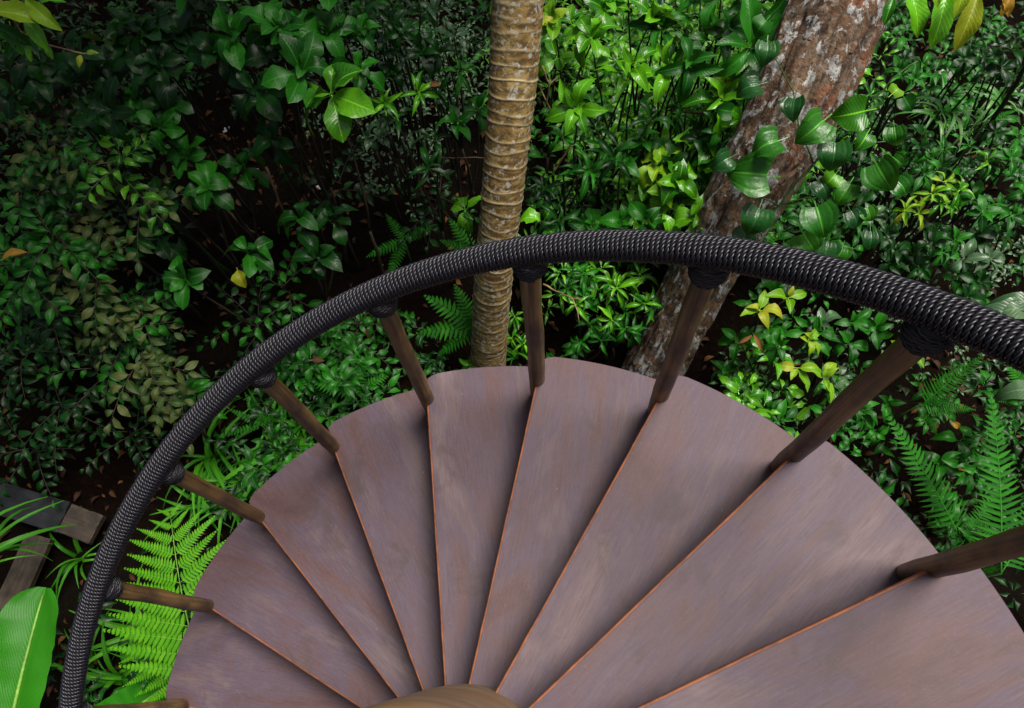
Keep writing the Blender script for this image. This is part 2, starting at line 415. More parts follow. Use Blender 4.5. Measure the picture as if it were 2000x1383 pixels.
# ------------------------------------------------------------------ leaf shapes
def leaf_geo(shape, ns=8, bend=.5, fold=.25, wave=.03, seed=0, holes=0):
    """one leaf of length 1 along +Y, upper side +Z, stalk at the origin; 4 strips wide"""
    r = random.Random(seed); V = []; UV = []
    cols = (-1, -.5, 0, .5, 1)
    st = {'oval': .10, 'obov': .06, 'lance': .08, 'heart': .26, 'broad': .12, 'strap': 0, 'cacao': .06}[shape]
    ph = r.random()*6; tw = (r.random()-.5)*.5
    for i in range(ns+1):
        t = i/ns
        if shape == 'oval': w_ = .24*math.sin(PI*min(1, t**.9))**.85*(1-.15*t)
        elif shape == 'obov': w_ = .27*(math.sin(PI*t**1.45)**.75 if 0 < t < 1 else 0)+.012
        elif shape == 'lance': w_ = .115*math.sin(PI*t**.8)**.9
        elif shape == 'heart': w_ = .42*(math.sin(PI*(.16+.84*t)**.80)**.8 if t < 1 else 0)
        elif shape == 'broad': w_ = .33*math.sin(PI*t**.95)**.75
        elif shape == 'cacao': w_ = .19*math.sin(PI*t**1.15)**.8
        else: w_ = .035*(1-t**3)+.002
        w_ = max(w_, .004)
        if i == ns: w_ = .004
        y = st+(1-st)*t; ang = bend*t*t
        cy = math.cos(ang*.8)*y; cz = -math.sin(ang)*y*.75+.10*math.sin(PI*t)*(.5+bend)
        for c in cols:
            f = fold*abs(c)*w_*1.6; ed = wave*(math.sin(t*11+ph+(2 if c > 0 else 0))+.5*math.sin(t*23+ph*2+c))*abs(c)**2*min(1, w_*6)
            back = -.20*abs(c)*max(0, .18-t) if shape == 'heart' else 0
            ce = c*w_*(1-.12*fold)
            V.append((ce*math.cos(tw*t), cy+back*1.6-.05*abs(c)*w_, cz+f+ed+ce*math.sin(tw*t))); UV.append((.5+.5*c, t))
    F = [(i*5+j, i*5+j+1, (i+1)*5+j+1, (i+1)*5+j) for i in range(ns) for j in range(4)]
    if st:
        b = len(V); s = .012
        for x, y, z in ((-s, 0, .003), (s, 0, .003), (s, st+.02, .004), (-s, st+.02, .004)):
            V.append((x, y, z)); UV.append((.5, .02))
        F.append((b, b+1, b+2, b+3))
    return V, F, UV
_leafc = {}
def leaf_mesh(shape, mat, var, **k):
    key = (shape, mat, var, tuple(sorted(k.items())))
    if key not in _leafc:
        r = random.Random(var*31+hash(shape) % 7 if False else var*31+len(shape))
        kw = dict(bend=r.uniform(.1, .95), fold=r.uniform(.05, .45), wave=r.uniform(.05, .11) if shape in ('obov', 'broad') else r.uniform(.02, .05), seed=var)
        kw.update(k)
        V, F, UV = leaf_geo(shape, **kw)
        _leafc[key] = mesh('leaf', V, F, LM[mat], uv=UV)
    return _leafc[key]
def orient(pos, d, up, s, roll=0.):
    d = Vector(d).normalized(); up = Vector(up); z = up-d*up.dot(d)
    if z.length < 1e-3: z = Vector((1, 0, 0))-d*d.x
    z.normalize(); x = d.cross(z)
    m = Matrix((x, d, z)).transposed()
    if roll: m = m @ Matrix.Rotation(roll, 3, 'Y')
    m = m*s if not isinstance(s, (tuple, list)) else m @ Matrix.Diagonal(Vector(s))
    return Matrix.Translation(pos) @ m.to_4x4()
def put_leaf(parent, me, pos, d, up, s, roll=0., name='leaf'):
    o = bpy.data.objects.new(name, me); COL.objects.link(o); o.parent = parent
    o.matrix_basis = orient(pos, d, up, s, roll); return o
def arc_pts(a, b, sag=.1, n=6, jit=.01, r=random):
    a, b = Vector(a), Vector(b); side = Vector((r.uniform(-1, 1), r.uniform(-1, 1), 0))*sag
    return [a.lerp(b, t)+side*math.sin(PI*t)+Vector((r.uniform(-jit, jit), r.uniform(-jit, jit), 0))*(1 if 0 < t < 1 else 0) for t in [i/n for i in range(n+1)]]
UPC = Vector((0, -.25, 1))
NPL = [0]
def base_under(c, lean=.18, r=random):
    x, y = c.x+r.uniform(-lean, lean), c.y+r.uniform(-lean, lean)
    q = math.hypot(x, y)
    if q < 1.25: x, y = x*1.25/q, y*1.25/q          # roots stay clear of the stair
    return Vector((x, y, gz(x, y)-.02))

# ------------------------------------------------------------------ plant builders (each plant: stem + separate leaves)
def whorl_plant(label, px, py, z, L, mat='mid', shape='obov', tips=3, nl=7, spread=1.0, name='shrub', group=None, cat='shrub', elev=(70, 0), alt=None, altp=.25, seed=None, dirs=None):
    """rosettes of leaves at the ends of bare branches; L is the leaf length in metres"""
    r = random.Random(seed if seed is not None else int(px*7+py*13)); c = at(px, py, z)
    root = empty(name, base_under(c, .12, r), label, cat, group); o = root.location.copy()
    segs = []; fork = (c-o)*.45+Vector((r.uniform(-.03, .03), r.uniform(-.03, .03), 0))
    segs.append(tube(arc_pts((0, 0, 0), fork, .02, 4, .006, r), np.linspace(.011, .007, 5), 6))
    for k in range(tips):
        a = k*2*PI/tips+r.random()*1.2; q = spread*L*(0 if tips == 1 else r.uniform(.45, 1.15))
        tip = c-o+Vector((math.cos(a)*q, math.sin(a)*q, r.uniform(-.6, .3)*L))
        axis = (Vector((math.cos(a)*q, math.sin(a)*q, 0))/max(L, .01)*.5+Vector((r.uniform(-.25, .25), r.uniform(-.35, .15), 1))).normalized()
        segs.append(tube(arc_pts(fork*.97, tip-axis*.01, .03, 5, .006, r), np.linspace(.007, .0035, 6), 5))
        m_ = alt if (alt and r.random() < altp) else mat
        n = nl+r.choice((-1, 0, 0, 1)); a0 = r.random()*6
        e1 = axis.orthogonal().normalized(); e2 = axis.cross(e1)
        for i in range(n):
            f = i/(n-1); az = a0+i*2.39996+r.uniform(-.45, .45)
            el = math.radians(elev[0]+(elev[1]-elev[0])*f**.6+r.uniform(-24, 20))
            d = (e1*math.cos(az)+e2*math.sin(az))*math.cos(el)+axis*math.sin(el)
            s = L*(.55+.5*f**.5)*r.uniform(.8, 1.12)
            put_leaf(root, leaf_mesh(shape, m_, r.randrange(5)), tip-axis*(.06*L*f+.004), d, axis*1.0+Vector((0, 0, .3)), s, r.uniform(-.55, .55))
    st = obj('stem', mesh('stem', *join(segs), M_stem), root)
    NPL[0] += 1
    return root
def spray_plant(label, px, py, z, L, mat='mid', shape='oval', nspray=5, per=9, slen=.32, heading=None, name='bush', group=None, cat='bush', alt=None, altp=.2, fan=2.4, seed=None, droop=.35):
    """arching shoots with leaves in two rows"""
    r = random.Random(seed if seed is not None else int(px*5+py*11)); c = at(px, py, z)
    root = empty(name, base_under(c, .15, r), label, cat, group); o = root.location.copy(); c = c-o
    segs = []; segs.append(tube(arc_pts((0, 0, 0), c-Vector((0, 0, .10)), .03, 5, .01, r), np.linspace(.012, .006, 6), 6))
    h0 = r.random()*6 if heading is None else math.radians(heading)
    for k in range(nspray):
        a = (h0+k*2*PI/nspray+r.uniform(-.4, .4)) if heading is None else h0+(k/(max(1, nspray-1))-.5)*fan+r.uniform(-.15, .15)
        sl = slen*r.uniform(.7, 1.15); d0 = Vector((math.cos(a), math.sin(a), r.uniform(.15, .6)))
        st_ = c+Vector((r.uniform(-.03, .03), r.uniform(-.03, .03), r.uniform(-.12, .02)))
        pts = [st_+d0.normalized()*sl*t-Vector((0, 0, droop*sl*t*t)) for t in [i/8 for i in range(9)]]
        segs.append(tube(pts, np.linspace(.0035, .0014, 9), 4))
        m_ = alt if (alt and r.random() < altp) else mat
        for i in range(per):
            t = (i+.8)/per; j = min(7, int(t*8)); p = pts[j].lerp(pts[min(8, j+1)], t*8-j)
            T = (pts[min(8, j+1)]-pts[j]).normalized(); side = T.cross(Vector((0, 0, 1))).normalized()*(1 if i % 2 else -1)
            d = (side*r.uniform(.7, 1.0)+T*r.uniform(.45, .8)+Vector((0, 0, r.uniform(-.25, .15)))) if i < per-1 else T
            put_leaf(root, leaf_mesh(shape, m_, r.randrange(5)), p, d, UPC+Vector((r.uniform(-.3, .3), r.uniform(-.3, .3), 0)), L*(1.0-.35*abs(t-.45))*r.uniform(.8, 1.15), r.uniform(-.3, .3))
    obj('stem', mesh('stem', *join(segs), M_gstem if mat in ('lime', 'bright') else M_stem), root)
    return root

# ------------------------------------------------------------------ trees
def trunk_mesh(name, ctrl, ns, nr, mat, disp):
    C = np.array([tuple(p)+(r,) for p, r in ctrl]); k = np.arange(len(C))
    t = np.linspace(0, len(C)-1, nr)
    # smooth interpolation through the control points
    def cr(col):
        y = C[:, col]; i = np.clip(t.astype(int), 0, len(C)-2); f = t-i
        p0 = y[np.clip(i-1, 0, None)]; p1 = y[i]; p2 = y[i+1]; p3 = y[np.clip(i+2, None, len(C)-1)]
        return .5*((2*p1)+(-p0+p2)*f+(2*p0-5*p1+4*p2-p3)*f*f+(-p0+3*p1-3*p2+p3)*f**3)
    P = np.stack([cr(0), cr(1), cr(2)], 1); R = cr(3)
    T = np.gradient(P, axis=0); T /= np.linalg.norm(T, axis=1)[:, None]
    a = np.arange(ns)*2*PI/ns; u = np.array([1., 0, 0]); V = []; A = []
    arc = np.concatenate([[0], np.cumsum(np.linalg.norm(np.diff(P, axis=0), axis=1))])
    for i in range(nr):
        u = u-T[i]*(u@T[i]); u /= np.linalg.norm(u); b = np.cross(T[i], u)
        dr, at_ = disp(a, arc[i], R[i]); r = R[i]*1.0+dr
        V.append(P[i]+(np.cos(a)*r)[:, None]*u+(np.sin(a)*r)[:, None]*b); A.append(at_)
    V = np.concatenate(V); i = np.arange(nr-1)[:, None]*ns; j = np.arange(ns)[None]; j2 = (j+1) % ns
    F = np.stack([(i+j).ravel(), (i+j2).ravel(), (i+ns+j2).ravel(), (i+ns+j).ravel()], 1)
    return mesh(name, V, F, mat, attr={'mark': np.concatenate(A)}), P, R, arc
# ringed palm
RINGS = []; s_ = .04
while s_ < 6.2: RINGS.append((s_, random.uniform(-.012, .012), random.uniform(0, 6), random.uniform(.6, 1.2))); s_ += random.uniform(.036, .072)
RA = np.array(RINGS)
def palm_disp(a, s, r):
    dr = np.zeros_like(a); mk = np.zeros_like(a)
    for q, tl, ph, st in RA[np.abs(RA[:, 0]-s) < .09]:
        x = s-q-tl*np.sin(a+ph)-.004*np.sin(3*a+ph*2)
        dr += st*(.0038*np.exp(-(x/.005)**2)+.0018*np.clip(1-np.abs(x-.03)/.035, 0, 1)*(x > 0))
        mk = np.maximum(mk, min(1, st)*np.exp(-(x/.0035)**2))
    dr += .003*(value_noise(np.cos(a)*2, np.sin(a)*2, np.full_like(a, s*5), 2, 5)-.5)
    return dr, mk
def m_palm():
    m = NT('palm_bark'); c = m.coord('Object'); mk = m.n('Attribute', attribute_name='mark').outputs['Fac']
    a = m.noise(c, 9, 5, .6); b = m.noise(m.mapping(c, (30, 30, 55)), 1, 5, .7); l = m.noise(c, 42, 3, .55, .3)
    col = m.ramp(a, [(.3, (.140, .074, .017)), (.5, (.250, .158, .042)), (.7, (.320, .235, .090))])
    col = m.mix(m.ramp(b, [(.42, (.8, .8, .8)), (.58, (0, 0, 0))]), col, (.052, .028, .009))
    col = m.mix(m.ramp(l, [(.56, (0, 0, 0)), (.62, (.8, .8, .8))]), col, (.36, .35, .31))
    col = m.mix(m.math('MULTIPLY', m.math('MULTIPLY', mk, m.ramp(b, [(.3, (.45, .45, .45)), (.55, (1, 1, 1))])), .95), col, (.46, .38, .22))
    m.l(col, m.b.inputs['Base Color']); m.b.inputs['Roughness'].default_value = .75
    m.l(m.bump(m.math('ADD', a, b), .6, .006), m.b.inputs['Normal']); return m.m
PX = [(951, 752, 1.79, 66), (962, 560, 1.98, 72), (979, 400, 2.14, 79), (998, 200, 2.36, 90), (1012, 0, 2.58, 101)]
ctrl = []
for x, y, yw, wpx in PX:
    p = at_y(x, y, yw); ctrl.append((p, wpx/2/FOC*depth(p)))
d_ = (ctrl[-1][0]-ctrl[-2][0]).normalized()
ctrl += [(ctrl[-1][0]+d_*1.6+Vector((0, 0, .15)), ctrl[-1][1]*.97), (ctrl[-1][0]+d_*3.8+Vector((0, 0, .6)), ctrl[-1][1]*.85)]
palm = empty('palm_tree', (0, 0, 0), 'slender palm trunk ringed with pale leaf scars rising behind the handrail', 'palm tree')
me_, Pp, Rp, arcp = trunk_mesh('trunk', ctrl, 40, 620, m_palm(), palm_disp)
obj('trunk', me_, palm)

def frond_mesh(length, npair, plen, mat, pin='simple', sag=.5, seed=0, taper=.9, ns=3):
    """a feather frond along +Y, arching down; returns (V,F,UV) with pinnae joined"""
    r = random.Random(seed); V = []; F = []; UV = []
    def rach(t): return Vector((0, math.sin(min(1.5, sag*1.2)*t)/max(.01, sag*1.2)*length if sag > .05 else length*t, -length*sag*.5*t*t))
    tv, tf = tube([rach(i/12) for i in range(13)], np.linspace(.0055, .0012, 13)*max(.5, length), 5)
    V += [tuple(x) for x in tv]; F += tf; UV += [(.5, .01)]*len(tv)
    for i in range(npair):
        t = .08+.92*(i/(npair-1)); p = rach(t)
        env = math.sin(PI*min(1, (t*.93+.07))**.75)**.7 if pin != 'taper' else (1-t)**.75*min(1, .35+t*5)
        l = plen*max(.10, env)*r.uniform(.92, 1.06)
        T = (rach(min(1, t+.03))-rach(t-.03)).normalized()
        for s in (-1, 1):
            side = Vector((s, 0, 0)); d = (side+T*(.28+.7*t*t)+Vector((0, 0, r.uniform(-.05, .15)))).normalized()
            nrm = side.cross(T)*s; nrm = T.cross(side) if T.cross(side).z > 0 else -T.cross(side)
            wd = length*.92/npair*taper; b = len(V); m = ns
            x = d.cross(nrm).normalized()
            for k in range(m+1):
                q = k/m; ww = wd*.5*(1-q**2.2)*(1 if k else .75); dr = -l*.22*q*q
                cpt = p+d*(l*q)+nrm*dr
                for e in (-1, 0, 1):
                    pt_ = cpt+x*(ww*e)+nrm*(abs(e)*ww*.25); V.append(tuple(pt_)); UV.append((.5+.5*e, q))
            for k in range(m):
                for e in (0, 1): F.append((b+k*3+e, b+k*3+e+1, b+k*3+e+4, b+k*3+e+3))
    return V, F, UV
# palm crown, high above the picture
crown_c = Vector(tuple(Pp[-1]))
crn = None
V, F, UV = frond_mesh(2.0, 34, .55, 'mid', sag=.9, seed=5, taper=.7)
me_pf = mesh('frond', V, F, LM['mid'], uv=UV)
for k in range(9):
    a = k*2.4; put_leaf(palm, me_pf, crown_c, (math.cos(a), math.sin(a), .9-.06*k), (0, 0, 1), .9+.1*random.random(), name='frond')

# lichen-patched broadleaf tree leaning to the right
def bark_disp(a, s, r):
    x, y, z = np.cos(a)*2.0, np.sin(a)*2.0, np.full_like(a, s*2.6)
    n1 = value_noise(x*1.0, y*1.0, z*.5, 1.2, 11); n2 = value_noise(x*3.2, y*3.2, z*1.1, 1.5, 12); n3 = value_noise(x*8, y*8, z*3, 1.5, 13); n4 = value_noise(x*5, y*5, z*5, 1.3, 19)
    cr = np.abs(n2-.5)*2; crack = np.clip(1-cr/.22, 0, 1); cr2 = np.clip(1-np.abs(n3-.5)*2/.25, 0, 1)
    flare = .03*np.exp(-s/.25)*(.6+.8*np.abs(np.sin(a*2.5+1)))
    return r*.16*(n1-.5)-.010*crack-.006*cr2+.010*(n4-.5)+flare*r*2.5, crack*.7+cr2*.5
def m_bark():
    m = NT('lichen_bark'); c = m.coord('Object'); mk = m.n('Attribute', attribute_name='mark').outputs['Fac']
    a = m.noise(m.mapping(c, (10, 10, 3)), 1, 6, .65); b = m.noise(m.mapping(c, (70, 70, 13)), 1, 5, .7); l = m.noise(m.mapping(c, (1, 1, .40)), 21, 5, .65, .2); l2 = m.noise(m.mapping(c, (1, 1, .4)), 36, 4, .6, .3)
    o = m.noise(m.mapping(c, (6, 6, 2.4), (3, 1, 7)), 1, 3, .5)
    col = m.ramp(a, [(.3, (.050, .024, .012)), (.5, (.140, .074, .036)), (.68, (.240, .160, .100))])
    col = m.mix(m.ramp(o, [(.58, (0, 0, 0)), (.70, (.8, .8, .8))]), col, (.260, .095, .038))
    col = m.mix(m.ramp(l2, [(.53, (0, 0, 0)), (.60, (.75, .75, .75))]), col, (.230, .185, .140))
    col = m.mix(m.ramp(l, [(.54, (0, 0, 0)), (.565, (.95, .95, .95))]), col, (.46, .46, .45))
    dk = m.math('MAXIMUM', m.ramp(b, [(.32, (.95, .95, .95)), (.50, (0, 0, 0))]), m.math('MULTIPLY', mk, .9))
    col = m.mix(dk, col, (.016, .009, .006))
    m.l(col, m.b.inputs['Base Color']); m.b.inputs['Roughness'].default_value = .85
    m.l(m.bump(m.math('ADD', a, m.math('ADD', b, m.math('MULTIPLY', l, 1.2))), .9, .012), m.b.inputs['Normal']); return m.m
BX = [(1262, 752, 1.77, 112), (1345, 590, 1.98, 120), (1425, 440, 2.15, 136), (1530, 250, 2.38, 165), (1590, 120, 2.55, 178), (1648, -20, 2.74, 186)]
ctrl = []
for x, y, yw, wpx in BX:
    p = at_y(x, y, yw); ctrl.append((p, wpx/2/FOC*depth(p)))
d_ = (ctrl[-1][0]-ctrl[-2][0]).normalized()
ctrl += [(ctrl[-1][0]+d_*1.5+Vector((.1, .2, .3)), ctrl[-1][1]*.9), (ctrl[-1][0]+d_*3.2+Vector((.3, .5, 1.2)), ctrl[-1][1]*.6)]
BZ = sorted((y, c[0].z) for (x, y, yw, w_), c in zip(BX, ctrl))
btree = empty('broadleaf_tree', (0, 0, 0), 'thick leaning tree trunk with cracked rusty bark and white lichen patches', 'tree')
me_, Pb, Rb, arcb = trunk_mesh('trunk', ctrl, 110, 420, m_bark(), bark_disp)
obj('trunk', me_, btree)
cc = Vector(tuple(Pb[-1])); segs = []; r_ = random.Random(3); tips_ = []
for k in range(7):
    a = k*.9+.4; e = cc+Vector((math.cos(a)*1.5, math.sin(a)*1.3, .5+.5*r_.random()))
    segs.append(tube(arc_pts(cc-Vector((0, 0, .25)), e, .15, 6, .03, r_), np.linspace(.07, .018, 7), 7)); tips_ += [e, cc.lerp(e, .6)]
for k, sg in enumerate(segs): obj('limb', mesh('limb', *sg, M_stem), btree)
def leaf_cloud(pts_dirs, shape, mat, ns=3):
    """many leaves merged in one mesh: list of 4x4 matrices"""
    V0, F0, UV0 = leaf_geo(shape, ns=ns, bend=.5, fold=.25, wave=.03, seed=1)
    V0 = np.array([v+(1,) for v in V0]); F0 = np.array([f for f in F0]); UV0 = np.array(UV0)
    M = np.array(pts_dirs); n = len(M)
    V = np.einsum('nij,vj->nvi', M[:, :3, :], V0).reshape(-1, 3)
    F = (F0[None]+(np.arange(n)*len(V0))[:, None, None]).reshape(-1, 4)
    return mesh('foliage', V, F, LM[mat], uv=np.tile(UV0, (n, 1)))
def rand_mats(P, L, up=.8, tilt=.7, r=rng):
    """vectorised random leaf frames at points P with lengths L"""
    n = len(P); az = r.random(n)*2*PI; el = r.normal(.15, .45, n)
    d = np.stack([np.cos(az)*np.cos(el), np.sin(az)*np.cos(el), np.sin(el)], 1)
    z = np.array([0, 0, 1.])+r.normal(0, .35, (n, 3))*tilt; z -= d*(z*d).sum(1)[:, None]; z /= np.linalg.norm(z, axis=1)[:, None]
    x = np.cross(d, z); M = np.zeros((n, 4, 4)); L = np.broadcast_to(L, n)[:, None]
    M[:, :3, 0] = x*L; M[:, :3, 1] = d*L; M[:, :3, 2] = z*L; M[:, :3, 3] = P; M[:, 3, 3] = 1
    return M
pts = np.concatenate([np.array(tuple(t))+rng.normal(0, .33, (24, 3)) for t in tips_])
obj('crown', leaf_cloud(rand_mats(pts, rng.uniform(.10, .16, len(pts))), 'oval', 'mid'), btree, kind='stuff')
def rebase(root, base):
    base = Vector(base); root.location = base
    for ch in root.children: ch.matrix_basis = Matrix.Translation(-base) @ ch.matrix_basis
rebase(palm, Pp[0]); rebase(btree, Pb[0])
def mlen(px, py, z, L): return L/FOC*depth(at(px, py, z))

# ------------------------------------------------------------------ shrubs with leaf rosettes
G1 = 'large leaved shrubs upper left'; G3 = 'glossy shrubs right of the palm'
W = []   # px, py, z, leaf px, material, shape, tips, leaves, label
def wrow(px, py, z, L, mat, shape, tips, nl, label, **k):
    k.setdefault('group', 'shrubs with leaf rosettes')
    whorl_plant(label, px, py, z, mlen(px, py, z, L*(1.18 if k['group'] == G3 else 1.05)), mat, shape, tips, nl, **k)
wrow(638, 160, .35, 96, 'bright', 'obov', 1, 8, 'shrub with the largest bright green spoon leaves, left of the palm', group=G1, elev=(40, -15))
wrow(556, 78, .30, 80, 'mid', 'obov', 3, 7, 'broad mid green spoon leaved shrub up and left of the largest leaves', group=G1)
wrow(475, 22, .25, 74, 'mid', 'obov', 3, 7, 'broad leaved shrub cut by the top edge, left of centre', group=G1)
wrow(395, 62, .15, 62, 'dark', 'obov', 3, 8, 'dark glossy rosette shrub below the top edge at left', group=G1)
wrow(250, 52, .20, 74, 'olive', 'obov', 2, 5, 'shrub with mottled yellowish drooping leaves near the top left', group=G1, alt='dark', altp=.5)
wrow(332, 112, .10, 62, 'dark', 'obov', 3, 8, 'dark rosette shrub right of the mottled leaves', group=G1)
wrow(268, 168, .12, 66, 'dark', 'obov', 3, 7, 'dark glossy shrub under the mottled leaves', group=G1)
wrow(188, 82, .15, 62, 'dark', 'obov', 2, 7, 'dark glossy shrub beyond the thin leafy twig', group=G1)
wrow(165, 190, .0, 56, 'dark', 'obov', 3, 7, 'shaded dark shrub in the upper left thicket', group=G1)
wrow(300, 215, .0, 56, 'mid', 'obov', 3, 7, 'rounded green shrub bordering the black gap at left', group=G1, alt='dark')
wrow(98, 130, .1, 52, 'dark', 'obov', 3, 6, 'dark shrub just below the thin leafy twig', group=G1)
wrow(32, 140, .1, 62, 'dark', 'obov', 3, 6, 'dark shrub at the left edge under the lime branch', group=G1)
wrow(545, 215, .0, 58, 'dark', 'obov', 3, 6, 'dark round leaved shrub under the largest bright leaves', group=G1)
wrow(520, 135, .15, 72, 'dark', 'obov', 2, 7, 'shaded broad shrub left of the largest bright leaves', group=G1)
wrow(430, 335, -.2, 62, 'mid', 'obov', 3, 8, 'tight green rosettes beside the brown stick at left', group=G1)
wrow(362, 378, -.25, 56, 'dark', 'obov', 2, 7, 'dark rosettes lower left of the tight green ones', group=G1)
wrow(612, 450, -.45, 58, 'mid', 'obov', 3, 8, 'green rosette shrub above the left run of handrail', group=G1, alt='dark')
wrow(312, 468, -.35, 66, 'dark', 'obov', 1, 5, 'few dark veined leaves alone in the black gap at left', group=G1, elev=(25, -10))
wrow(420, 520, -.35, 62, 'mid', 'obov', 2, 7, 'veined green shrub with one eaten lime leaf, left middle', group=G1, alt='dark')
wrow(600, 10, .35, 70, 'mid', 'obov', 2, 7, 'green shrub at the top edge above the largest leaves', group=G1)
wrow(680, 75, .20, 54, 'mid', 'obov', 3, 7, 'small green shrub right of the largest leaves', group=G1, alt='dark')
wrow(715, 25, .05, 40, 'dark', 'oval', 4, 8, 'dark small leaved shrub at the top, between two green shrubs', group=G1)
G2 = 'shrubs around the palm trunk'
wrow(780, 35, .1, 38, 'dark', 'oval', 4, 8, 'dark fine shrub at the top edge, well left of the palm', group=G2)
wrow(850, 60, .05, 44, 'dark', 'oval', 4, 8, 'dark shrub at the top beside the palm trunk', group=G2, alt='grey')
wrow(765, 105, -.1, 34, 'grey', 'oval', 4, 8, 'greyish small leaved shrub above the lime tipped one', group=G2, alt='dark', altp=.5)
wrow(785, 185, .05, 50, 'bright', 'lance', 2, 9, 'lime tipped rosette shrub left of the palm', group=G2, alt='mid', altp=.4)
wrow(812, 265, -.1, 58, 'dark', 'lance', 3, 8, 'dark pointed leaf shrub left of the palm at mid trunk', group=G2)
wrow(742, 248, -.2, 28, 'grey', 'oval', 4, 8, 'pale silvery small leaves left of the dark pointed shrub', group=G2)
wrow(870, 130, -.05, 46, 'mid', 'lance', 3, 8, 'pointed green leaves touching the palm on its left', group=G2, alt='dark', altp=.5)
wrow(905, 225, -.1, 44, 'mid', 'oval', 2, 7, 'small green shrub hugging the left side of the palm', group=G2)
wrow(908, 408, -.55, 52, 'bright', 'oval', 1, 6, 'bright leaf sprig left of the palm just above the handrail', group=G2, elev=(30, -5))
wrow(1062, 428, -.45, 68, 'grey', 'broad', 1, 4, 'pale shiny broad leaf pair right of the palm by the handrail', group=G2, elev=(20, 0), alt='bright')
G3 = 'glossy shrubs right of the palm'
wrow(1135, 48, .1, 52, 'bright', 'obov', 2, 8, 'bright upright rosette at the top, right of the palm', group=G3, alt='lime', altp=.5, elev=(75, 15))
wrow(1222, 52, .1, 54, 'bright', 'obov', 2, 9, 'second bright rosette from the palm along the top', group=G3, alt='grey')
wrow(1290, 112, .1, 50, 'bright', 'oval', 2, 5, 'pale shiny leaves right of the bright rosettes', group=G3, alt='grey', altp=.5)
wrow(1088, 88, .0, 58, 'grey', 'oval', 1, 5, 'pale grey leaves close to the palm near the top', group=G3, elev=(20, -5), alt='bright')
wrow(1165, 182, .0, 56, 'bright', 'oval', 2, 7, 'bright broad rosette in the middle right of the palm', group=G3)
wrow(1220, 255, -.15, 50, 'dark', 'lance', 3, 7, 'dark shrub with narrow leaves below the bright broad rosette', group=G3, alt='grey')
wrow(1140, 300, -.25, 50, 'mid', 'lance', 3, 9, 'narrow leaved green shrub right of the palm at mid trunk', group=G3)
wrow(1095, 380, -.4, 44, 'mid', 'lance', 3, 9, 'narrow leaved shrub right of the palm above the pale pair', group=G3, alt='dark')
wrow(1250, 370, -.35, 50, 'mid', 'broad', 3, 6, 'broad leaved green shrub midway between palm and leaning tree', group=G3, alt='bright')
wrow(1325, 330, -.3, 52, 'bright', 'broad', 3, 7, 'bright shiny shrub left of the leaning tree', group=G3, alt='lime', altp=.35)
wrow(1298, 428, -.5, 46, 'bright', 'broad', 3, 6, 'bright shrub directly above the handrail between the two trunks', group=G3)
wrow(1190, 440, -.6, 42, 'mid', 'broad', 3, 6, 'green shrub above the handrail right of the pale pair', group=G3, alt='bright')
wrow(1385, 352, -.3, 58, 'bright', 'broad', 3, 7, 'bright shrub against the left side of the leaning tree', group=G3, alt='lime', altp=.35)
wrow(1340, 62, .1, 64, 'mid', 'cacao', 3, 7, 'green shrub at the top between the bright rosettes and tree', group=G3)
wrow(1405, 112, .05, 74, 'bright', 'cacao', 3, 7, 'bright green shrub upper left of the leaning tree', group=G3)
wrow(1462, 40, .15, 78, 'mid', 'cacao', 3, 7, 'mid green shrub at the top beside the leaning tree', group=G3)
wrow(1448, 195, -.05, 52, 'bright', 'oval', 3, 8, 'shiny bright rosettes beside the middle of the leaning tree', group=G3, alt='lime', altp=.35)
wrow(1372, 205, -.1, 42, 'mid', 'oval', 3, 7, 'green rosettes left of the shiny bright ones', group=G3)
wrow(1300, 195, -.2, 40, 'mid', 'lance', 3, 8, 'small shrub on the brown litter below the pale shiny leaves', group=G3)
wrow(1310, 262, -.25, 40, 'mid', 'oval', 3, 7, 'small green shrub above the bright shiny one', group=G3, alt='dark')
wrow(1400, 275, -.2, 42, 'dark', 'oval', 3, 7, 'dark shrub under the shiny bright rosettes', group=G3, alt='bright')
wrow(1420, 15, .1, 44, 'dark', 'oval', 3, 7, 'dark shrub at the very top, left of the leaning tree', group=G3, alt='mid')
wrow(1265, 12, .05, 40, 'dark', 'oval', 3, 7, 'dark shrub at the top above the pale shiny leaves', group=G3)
G4 = 'narrow leaved shrubs below the handrail'
for (x, y, z, L, m_, lab) in ((1170, 575, -.7, 46, 'bright', 'narrow leaved shrub behind the rail, right of the middle baluster'),
        (1120, 540, -.65, 40, 'mid', 'narrow leaved shrub touching the middle baluster'), (1235, 555, -.7, 44, 'bright', 'narrow leaved shrub under the top of the handrail curve'),
        (1235, 618, -.8, 40, 'mid', 'green narrow leaved shrub left of the leaning trunk foot'), (1160, 645, -.9, 36, 'mid', 'narrow leaved shrub over the black hollow by the middle baluster'),
        (1020, 640, -1.05, 32, 'bright', 'bright small sprig at the foot of the palm, right side'),
        (940, 690, -1.2, 32, 'bright', 'bright sprig growing in front of the palm foot'), (1090, 690, -1.1, 30, 'mid', 'small leaves above the top tread edge by the middle baluster')):
    wrow(x, y, z, L, m_, 'lance' if y < 670 else 'oval', 4 if y < 670 else 2, 9, lab, group=G4, elev=(55, -25))
G5 = 'shrubs under the right run of handrail'
wrow(1560, 715, -.5, 54, 'lime', 'oval', 1, 5, 'lowest yellow green rosette under the right handrail', group=G5, elev=(40, 0))
wrow(1608, 740, -.55, 48, 'lime', 'oval', 1, 6, 'yellow green rosette with rusty leaves left of the thick baluster', group=G5, elev=(60, 10))
wrow(1512, 590, -.45, 50, 'lime', 'oval', 2, 5, 'yellow green sprig right of the leaning trunk under the rail', group=G5, alt='bright')
wrow(1545, 655, -.5, 42, 'lime', 'oval', 2, 5, 'yellow green leaves midway under the right handrail', group=G5, alt='mid', altp=.4)
